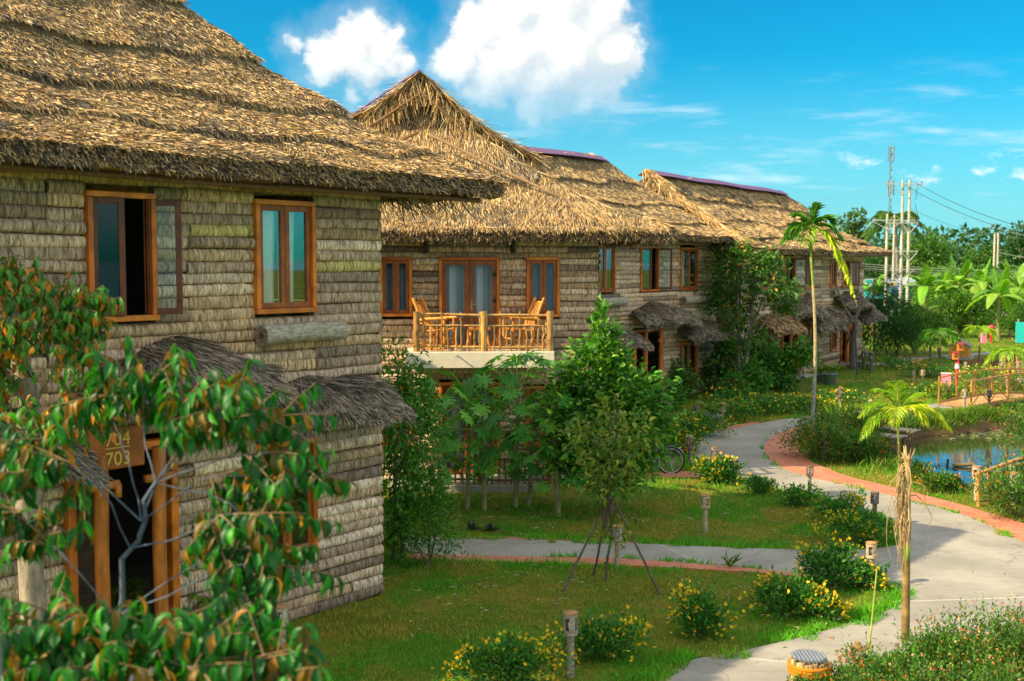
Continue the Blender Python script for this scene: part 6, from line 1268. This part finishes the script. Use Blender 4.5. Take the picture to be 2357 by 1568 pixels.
for s in (-.6, .6): m = MB(); m.box((s, .07, .8), (.09, .09, 1.6), (.3, .28, .25)); m.build('leg', M_PAINT, o)
# ---------------------------------------------------------------- poles and wires
def pole(name, label, x, yt, Y, r, mi=M_CONC, col=(.52, .47, .36), yb=None, group=None):
    T = AT(x, yt, Y); o = thing(name, label, 'utility pole', (T[0], T[1], 0), 0, group); m = MB(); m.tube([(0, 0, 0), (0, 0, T[2]*.5), (0, 0, T[2])], [r*.75, r*.6, r*.45], 12, col); m.build('pole', mi, o, smooth=True); return o, T[2]
def arm(o, z, x0, x1, y=-.25, br=.45, col=(.55, .56, .52)):
    m = MB(); m.box(((x0+x1)/2, y, z), (x1-x0, .08, .075), col); m.build('crossarm', M_METAL, o)
    for s in (-1, 1): m = MB(); m.tube([(0, y, z-br*1.6), (s*min(abs(x0), abs(x1), 1.3), y, z-.04)], .03, 6, col); m.build('brace', M_METAL, o)
    for x in np.linspace(x0+.1, x1-.1, 3): m = MB(); m.lathe([(.03, z+.04), (.05, z+.08), (.03, z+.12), (.05, z+.16), (.02, z+.2), (0, z+.21)], (x, y, 0), 8, (.35, .12, .1) if x > 0 else (.3, .33, .36)); m.build('insulator', M_METAL, o)
YP = 86.
pg = 'concrete poles of the power line'
o1, h1 = pole('utility_pole', 'leftmost concrete pole of the four, shorter, with a wide crossarm', 2042.7, 492, YP, .19, group=pg); arm(o1, h1-.5, -1.2, 2.0)
o2, h2 = pole('utility_pole', 'second concrete pole from the left, carrying the blue transformer', 2059, 494, YP+1.5, .17, group=pg)
o3, h3 = pole('utility_pole', 'left one of the two tallest concrete poles', 2078.5, 415, YP, .19, group=pg); arm(o3, h3-.3, -1.5, 1.4); arm(o3, h3-6.6, -.9, 2.0)
o4, h4 = pole('utility_pole', 'right one of the two tallest concrete poles', 2094.5, 414, YP, .19, group=pg); arm(o4, h4-3.2, -1.6, .6); arm(o4, h4-5.3, -1.4, .6)
m = MB(); 
for s in (-1, 1): m.box((-.27, -.22, h4-10.5), (.75, .05, .07), (.6, .6, .55), R=Matrix.Rotation(s*.75, 3, 'Y'))
m.build('cross_brace', M_METAL, o4)
m = MB(); m.box((0, -.42, 1.7+.9), (.85, .6, 1.5), (.05, .17, .28)); t_ = m.build('transformer', M_PAINT, o2); bev(t_, .05)
for k in range(6): m = MB(); m.box((-.38+.15*k, -.76, 2.55), (.03, .1, 1.2), (.04, .13, .22)); m.build('fin', M_PAINT, t_)
for x, c in ((-.25, (.5, .1, .1)), (0, (.6, .5, .1)), (.25, (.1, .2, .5))): m = MB(); m.lathe([(.07, 3.35), (.1, 3.45), (.06, 3.55), (.09, 3.65), (0, 3.72)], (x, -.42, 0), 8, c); m.build('bushing', M_PAINT, t_)
o5, h5 = pole('utility_pole', 'far double concrete pole with a grey drum transformer at the right', 2290, 536, 100., .17, group=pg); m = MB(); m.tube([(.3, 0, 0), (.3, 0, h5)], .09, 10, (.5, .46, .38)); m.build('pole', M_CONC, o5); m = MB(); m.tube([(-.55, -.2, h5-4.8), (-.55, -.2, h5-3.7)], .3, 14, (.33, .38, .42)); m.build('transformer', M_METAL, o5, smooth=True)
o6, h6 = pole('utility_pole', 'short pale pole beside the end of the farthest house roof', 1987, 605, 84., .13, group=pg); m = MB(); m.box((-.02, -.16, h6-1.5), (.5, .2, .3), (.6, .6, .56)); m.build('meter_box', M_PAINT, o6)
def wire(A, B, sag, label, r=.03, col=(.04, .05, .06), n=24):
    A, B = np.array(A), np.array(B); t = np.linspace(0, 1, n); P = A+(B-A)*t[:, None]; P[:, 2] -= sag*4*t*(1-t); m = MB(); m.tube(P, r*.62, 5, col); return tag(m.build('power_line', M_METAL, smooth=True), label, 'cable', 'power lines')
for (a, b, sg, lb, r, c) in (
 ((2106, 420, YP), (2480, 548, 70), .6, 'uppermost dark cable running right from the tallest pole', .032, (.04, .05, .06)), ((2080, 424, YP), (2480, 560, 72), .7, 'second dark cable running right from the tallest pole', .032, (.04, .05, .06)), ((2082, 430, YP+1), (2480, 556, 78), .9, 'faint third cable below the two dark ones', .018, (.2, .24, .26)), ((2092, 478, YP), (2290, 538, 100), .4, 'thin cable from the tall poles to the far double pole', .02, (.15, .18, .2)),
 ((2028, 423, YP), (1700, 490, 60), .3, 'pale cable running left above the farthest roof', .018, (.6, .62, .6)), ((2026, 452, YP+2), (1700, 510, 66), .3, 'second faint cable running left above the farthest roof', .010, (.5, .55, .55)),
 ((1987, 608, 84), (2480, 628, 84), .1, 'highest of the long low cables before the trees', .03, (.5, .5, .45)), ((1987, 613, 84), (2480, 635, 84), .1, 'second of the long low cables before the trees', .03, (.45, .45, .4)), ((1987, 618, 84), (2480, 641, 84), .1, 'third of the long low cables before the trees', .03, (.5, .5, .45)), ((1987, 622, 84), (2480, 646, 84), .1, 'fourth of the long low cables before the trees', .02, (.3, .3, .28)), ((1985, 648, 84), (2480, 682, 84), .1, 'dark low cable crossing the banana leaves', .022, (.05, .05, .05)),
 ((2296, 538, 100), (2480, 552, 96), .3, 'short cable leaving the far double pole at its top', .03, (.1, .1, .1)), ((2296, 580, 100), (2480, 596, 96), .3, 'lower cable leaving the far double pole to the right', .03, (.45, .45, .42)), ((2296, 604, 100), (2480, 622, 96), .3, 'lowest cable leaving the far double pole to the right', .025, (.4, .4, .38))): wire(AT(*a), AT(*b), sg, lb, r, c)
for a, b, lb in (((2112, 422, YP), (2108, 460, YP), 'looped jumper cable at the top right of the tall poles'), ((2106, 468, YP), (2120, 528, YP), 'hanging dark drop cable right of the tall poles')): wire(AT(*a), AT(*b), .0, lb, .03)
# lattice tower far away
T = AT(2052, 340, 170.); o = thing('lattice_tower', 'thin lattice antenna tower rising far behind the poles', 'tower', (T[0], T[1], 0)); zt = T[2]; m = MB(); w = .17
cs = [np.array([w*math.cos(a), w*math.sin(a)]) for a in (0.3, 2.4, 4.5)]
for c in cs: m.tube([(*c, 0), (*c, zt)], .04, 5, (.16, .2, .26))
zz = np.arange(0, zt, 1.1)
for i, z in enumerate(zz[:-1]):
    for k in range(3): a, b = cs[k], cs[(k+1) % 3]; m.tube([(*a, z), (*b, z+1.1)], .022, 4, (.2, .24, .3)); m.tube([(*a, z+1.1), (*b, z+1.1)], .02, 4, (.3, .2, .22) if i % 6 < 3 else (.3, .33, .36))
m.build('mast', M_METAL, o); m = MB(); m.tube([(0, 0, zt), (0, 0, zt+3.2)], .025, 5, (.3, .32, .35)); m.build('rod', M_METAL, o)
for k in range(6): a = k*PI/3; m = MB(); z = zt-.9 if k % 2 else zt-5.8; m.box((.45*math.cos(a), .45*math.sin(a), z), (.15, .15, 2.3), (.28, .31, .34), rz=a); m.tube([(0, 0, z), (.45*math.cos(a), .45*math.sin(a), z)], .03, 4, (.2, .22, .25)); m.build('antenna', M_METAL, o)
# ---------------------------------------------------------------- far buildings
p = AT(2075, 720, 100.); o = thing('blue_house', 'pale turquoise house with a white roof behind the concrete poles', 'house', (p[0], p[1], 0)); m = MB(); m.box((.3, 2, 1.7), (6.4, 4, 3.4), (.10, .42, .46)); m.box((-2.2, -.3, 1.1), (1.4, 1.0, 2.2), (.16, .5, .55)); m.build('wall', M_PLASTER, o)
m = MB(); m.box((.5, 1.2, 3.55), (7.2, 5.6, .14), (.60, .70, .72), R=Matrix.Rotation(.10, 3, 'X')); m.build('roof', M_METAL, o); m = MB(); m.box((-2.2, -.8, 2.3), (2.6, 1.8, .1), (.10, .5, .6), R=Matrix.Rotation(.2, 3, 'X')); m.build('awning', M_PAINT, o); m = MB(); m.box((-3.1, -.5, 2.4), (.5, .9, 2.6), (.02, .4, .3)); m.build('tank', M_PAINT, o)
for x in (-.6, 1.4): m = MB(); m.box((x, -.04, 1.8), (.9, .08, 1.1), (.08, .14, .18)); f = m.build('window', M_PAINT, o); m = MB(); m.box((x, -.09, 1.8), (.98, .05, .06), (.6, .62, .6)); m.build('frame', M_PAINT, f)
p = AT(2300, 700, 112.); o = thing('green_shed', 'shed under a bright green tarpaulin at the far right', 'shed', (p[0], p[1], 0)); m = MB(); m.box((0, 1.5, 1.4), (4.2, 3, 2.8), (.45, .42, .36)); m.build('wall', M_PLASTER, o); m = MB(); m.box((0, -.2, 3.7), (4.6, .2, 1.3), (.02, .42, .26), R=Matrix.Rotation(-.25, 3, 'X')); m.box((0, 1.5, 4.2), (4.8, 3.4, .08), (.02, .38, .24)); m.build('tarpaulin', M_PAINT, o)
# ---------------------------------------------------------------- banana plants, bushes, trees beyond
def banana(base, h, nl, L, label, scale=1.):
    o = thing('banana_plant', label, 'banana plant', base, RS.uniform(0, 6), 'banana plants before the woods'); m = MB(); limb(m, [(0, 0, 0), (.05, 0, h*.5), (0, 0, h)], .16, .08, (.28, .26, .09), 9, 8, .01); m.build('stem', M_POLE, o, smooth=True); m = MB()
    for i in range(nl):
        a = i*2.4+RS.uniform(-.3, .3); e = RS.uniform(.35, 1.35); l = L*RS.uniform(.8, 1.1); k = 12; t = np.linspace(0, 1, k); d = np.array([math.cos(a)*math.cos(e), math.sin(a)*math.cos(e), math.sin(e)]); P = np.array([0, 0, h*.95])+d*(l*t)[:, None]; P[:, 2] -= (.22+(1.35-e)*.75)*l*t**2.2; T_ = nrm(np.gradient(P, axis=0)); sd = nrm(np.cross(T_, (0, 0, 1))); w = .34*np.sin(np.clip(t*.95+.08, 0, 1)*PI)**.5*(t > .12); nz = np.cross(sd, T_)
        V = np.concatenate([P-sd*w[:, None]-nz*(.35*w)[:, None]*RS.uniform(.1, 1, (k, 1)), P, P+sd*w[:, None]-nz*(.35*w)[:, None]*RS.uniform(.1, 1, (k, 1))]); j = np.arange(k-1); c = pal([(.12, .26, .025), (.17, .32, .03), (.08, .2, .02), (.22, .34, .04)], 1)[0]
        m.add(V, np.concatenate([np.stack([j, j+1, k+j+1, k+j], 1), np.stack([k+j, k+j+1, 2*k+j+1, 2*k+j], 1)]), c); m.tube(P, np.linspace(.035, .008, k), 5, (.25, .34, .06), cap=False)
    m.build('crown', M_LEAF, o); return o
def GY(x, Y): q = AT(x, 700, Y); return np.array([q[0], q[1], 0])
for x, Y, h, L, lb in ((2128, 80, 3.6, 2.6, 'tall banana plant with upright leaves right of the blue house'), (2208, 80, 3.8, 2.8, 'banana plant with one big upright pale leaf'), (2300, 76, 3.0, 2.9, 'big drooping banana plant with a yellow stem near the hydrant'), (2010, 82, 3.2, 2.6, 'banana plant beside the feathery bush'), (2170, 84, 3.2, 2.6, 'banana plant between two taller ones'), (2255, 84, 3.6, 2.6, 'banana plant behind the young pale palm'), (2345, 82, 3.4, 2.6, 'banana plant at the right edge behind the teal board'), (2330, 90, 4.0, 2.4, 'back banana plant below the far double pole')): banana(GY(x, Y), h, 11, L, lb)
TG = [(.045, .12, .016), (.065, .16, .02), (.03, .085, .014), (.09, .18, .02)]; TB = [(.09, .20, .02), (.13, .25, .025), (.06, .15, .018)]; TD = [(.03, .085, .018), (.04, .105, .022), (.022, .06, .016)]
protos = []
for i, (cols, L) in enumerate(((TG, .42), (TB, .36), (TD, .45), (TD, .4))):
    bl = [((RS.normal(0, 1.2), RS.normal(0, 1.0), RS.uniform(3.5, 7)), (RS.uniform(1.2, 1.9), RS.uniform(1.1, 1.8), RS.uniform(.9, 1.5))) for _ in range(8)]+[((0, 0, 7.0), (1.2, 1.2, 1.0)), ((0, 0, 2.6), (1.7, 1.6, 1.2))]
    protos.append((bl, cols, L))
def far_tree(idx, pos, s, label, group, rz=None):
    if isinstance(protos[idx], tuple):
        bl, cols, L = protos[idx]; o = plain_tree('tree', label, 'tree', pos, 8, bl, 4200, L, L*.5, cols, None, .22, (.2, .17, .13), sub=34, sig=.26, droop=.15, group=group, stems=[[(0, 0, 0), (.2, .1, 3.), (0, 0, 6.5)]]); o.scale = (s, s, s); o.rotation_euler.z = rz or 0; protos[idx] = o; return o
    return dup(protos[idx], pos, RS.uniform(0, 6) if rz is None else rz, label, s)
tg = 'trees behind the garden'
for i, x, Y, s, lb in ((0, 2130, 112, .98, 'tall tree with a pointed top right of the tall poles'), (2, 2105, 118, .92, 'dark tree directly behind the tallest poles'), (3, 2020, 112, .88, 'dark tree just right of the farthest roof'), (2, 2165, 122, .93, 'dark rounded tree behind the banana with the upright leaf'), (3, 2205, 128, .88, 'low dark tree left of the dip in the tree line'), (0, 2245, 126, .84, 'tree at the lowest dip of the tree line'), (2, 2275, 130, .92, 'dark tree just left of the far double pole'), (3, 2318, 130, .9, 'dark tree just right of the far double pole'), (2, 2352, 122, 1.12, 'tall dark tree cut by the right edge'), (0, 2180, 98, .62, 'mid-green tree before the dark woods, left of the dip'), (1, 2222, 94, .56, 'light green tree behind the bananas'), (1, 2150, 90, .55, 'light green tree right of the tall poles, before the woods'), (0, 2265, 100, .62, 'mid-green tree under the dip of the tree line'), (1, 2340, 96, .6, 'light green tree at the right edge before the dark woods'), (2, 1995, 104, .72, 'dark tree behind the short pale pole'),
 (1, 2135, 84, .42, 'bright leafy tree at the foot of the tallest poles'), (1, 2190, 80, .42, 'bright climber-covered tree left of the big banana'), (0, 2240, 79, .38, 'leafy tree between the young pale palm and the big banana'), (1, 2325, 80, .40, 'bright leafy tree behind the teal board'), (0, 2165, 78, .36, 'bushy tree behind the round bush'), (1, 2290, 84, .40, 'leafy tree behind the drooping banana'), (0, 2350, 74, .33, 'dark leafy bush below the teal board'), (1, 2215, 80, .24, 'bright bush behind the duck hut'), (1, 2260, 80, .22, 'bright bush left of the red hydrant')): far_tree(i, GY(x, Y), s, lb, tg)
bl = [((RS.normal(0, .8), RS.normal(0, .8), RS.uniform(7.2, 9.5)), RS.uniform(.5, .9)) for _ in range(7)]
plain_tree('tree', 'sparse pale tree showing sky through its crown right of the palm', 'tree', GY(1966, 108), 8, bl, 900, .5, .25, [(.06, .12, .04), (.09, .15, .05)], None, .15, (.3, .27, .22), sub=24, sig=.2)
p = G(2105, 815); plain_tree('round_bush', 'vase-shaped round bush on the far lawn in front of the trees', 'bush', p, 2.2, [((-.9, 0, 1.9), (1., .9, .6)), ((.8, 0, 1.9), (1., .9, .6)), ((0, 0, 2.2), (1., .9, .5)), ((-.3, -.5, 1.5), (.9, .8, .5)), ((1.3, 0, 1.5), (.6, .6, .4)), ((-1.4, 0, 1.5), (.5, .6, .4))], 4200, .2, .09, [(.06, .16, .02), (.10, .2, .02), (.04, .11, .016), (.15, .18, .03)], None, .09, sub=40, stems=[[(0, 0, 0), (-.3, 0, .8), (-.9, 0, 1.8)], [(0, 0, 0), (.2, 0, .8), (.8, 0, 1.8)], [(0, 0, 0), (0, .1, 1), (.1, 0, 2)]])
# coconut palm behind the poles
b = GY(2060, 104); t_ = AT(2060, 512, 104); palm(b, t_, .16, [((math.cos(a), math.sin(a), e), 3.6, .75, 22, 1.1, .14, [(.06, .13, .02), (.09, .16, .025), (.045, .10, .02)]) for a, e in zip(np.arange(15)*2.4, np.linspace(-.1, 1.5, 15))], 'coconut palm standing between the concrete poles', PG, [(.25, .22, .17)], name='coconut_palm')
# the woods behind as one mass
m = MB(); n = 30000; x = RS.uniform(-60, 190, n); y = RS.uniform(135, 160, n); top = 7.3+2.2*vn(x*.12, y*.1, 91)+1.6*vn(x*.5, y*.2, 92); z = top*RS.uniform(.05, 1, n)**.6
m.leaves(np.stack([x, y, z], 1), RS.normal(0, 1, (n, 3))+np.array([0, -.3, .2]), RS.uniform(.5, 1.1, n), RS.uniform(.35, .6, n), LEAF4, pal([(.03, .08, .022), (.04, .10, .025), (.022, .06, .018)], n), tilt=.6); tag(m.build('far_woods', M_LEAF), 'dark continuous woodland closing the far horizon', 'woods', kind='stuff')
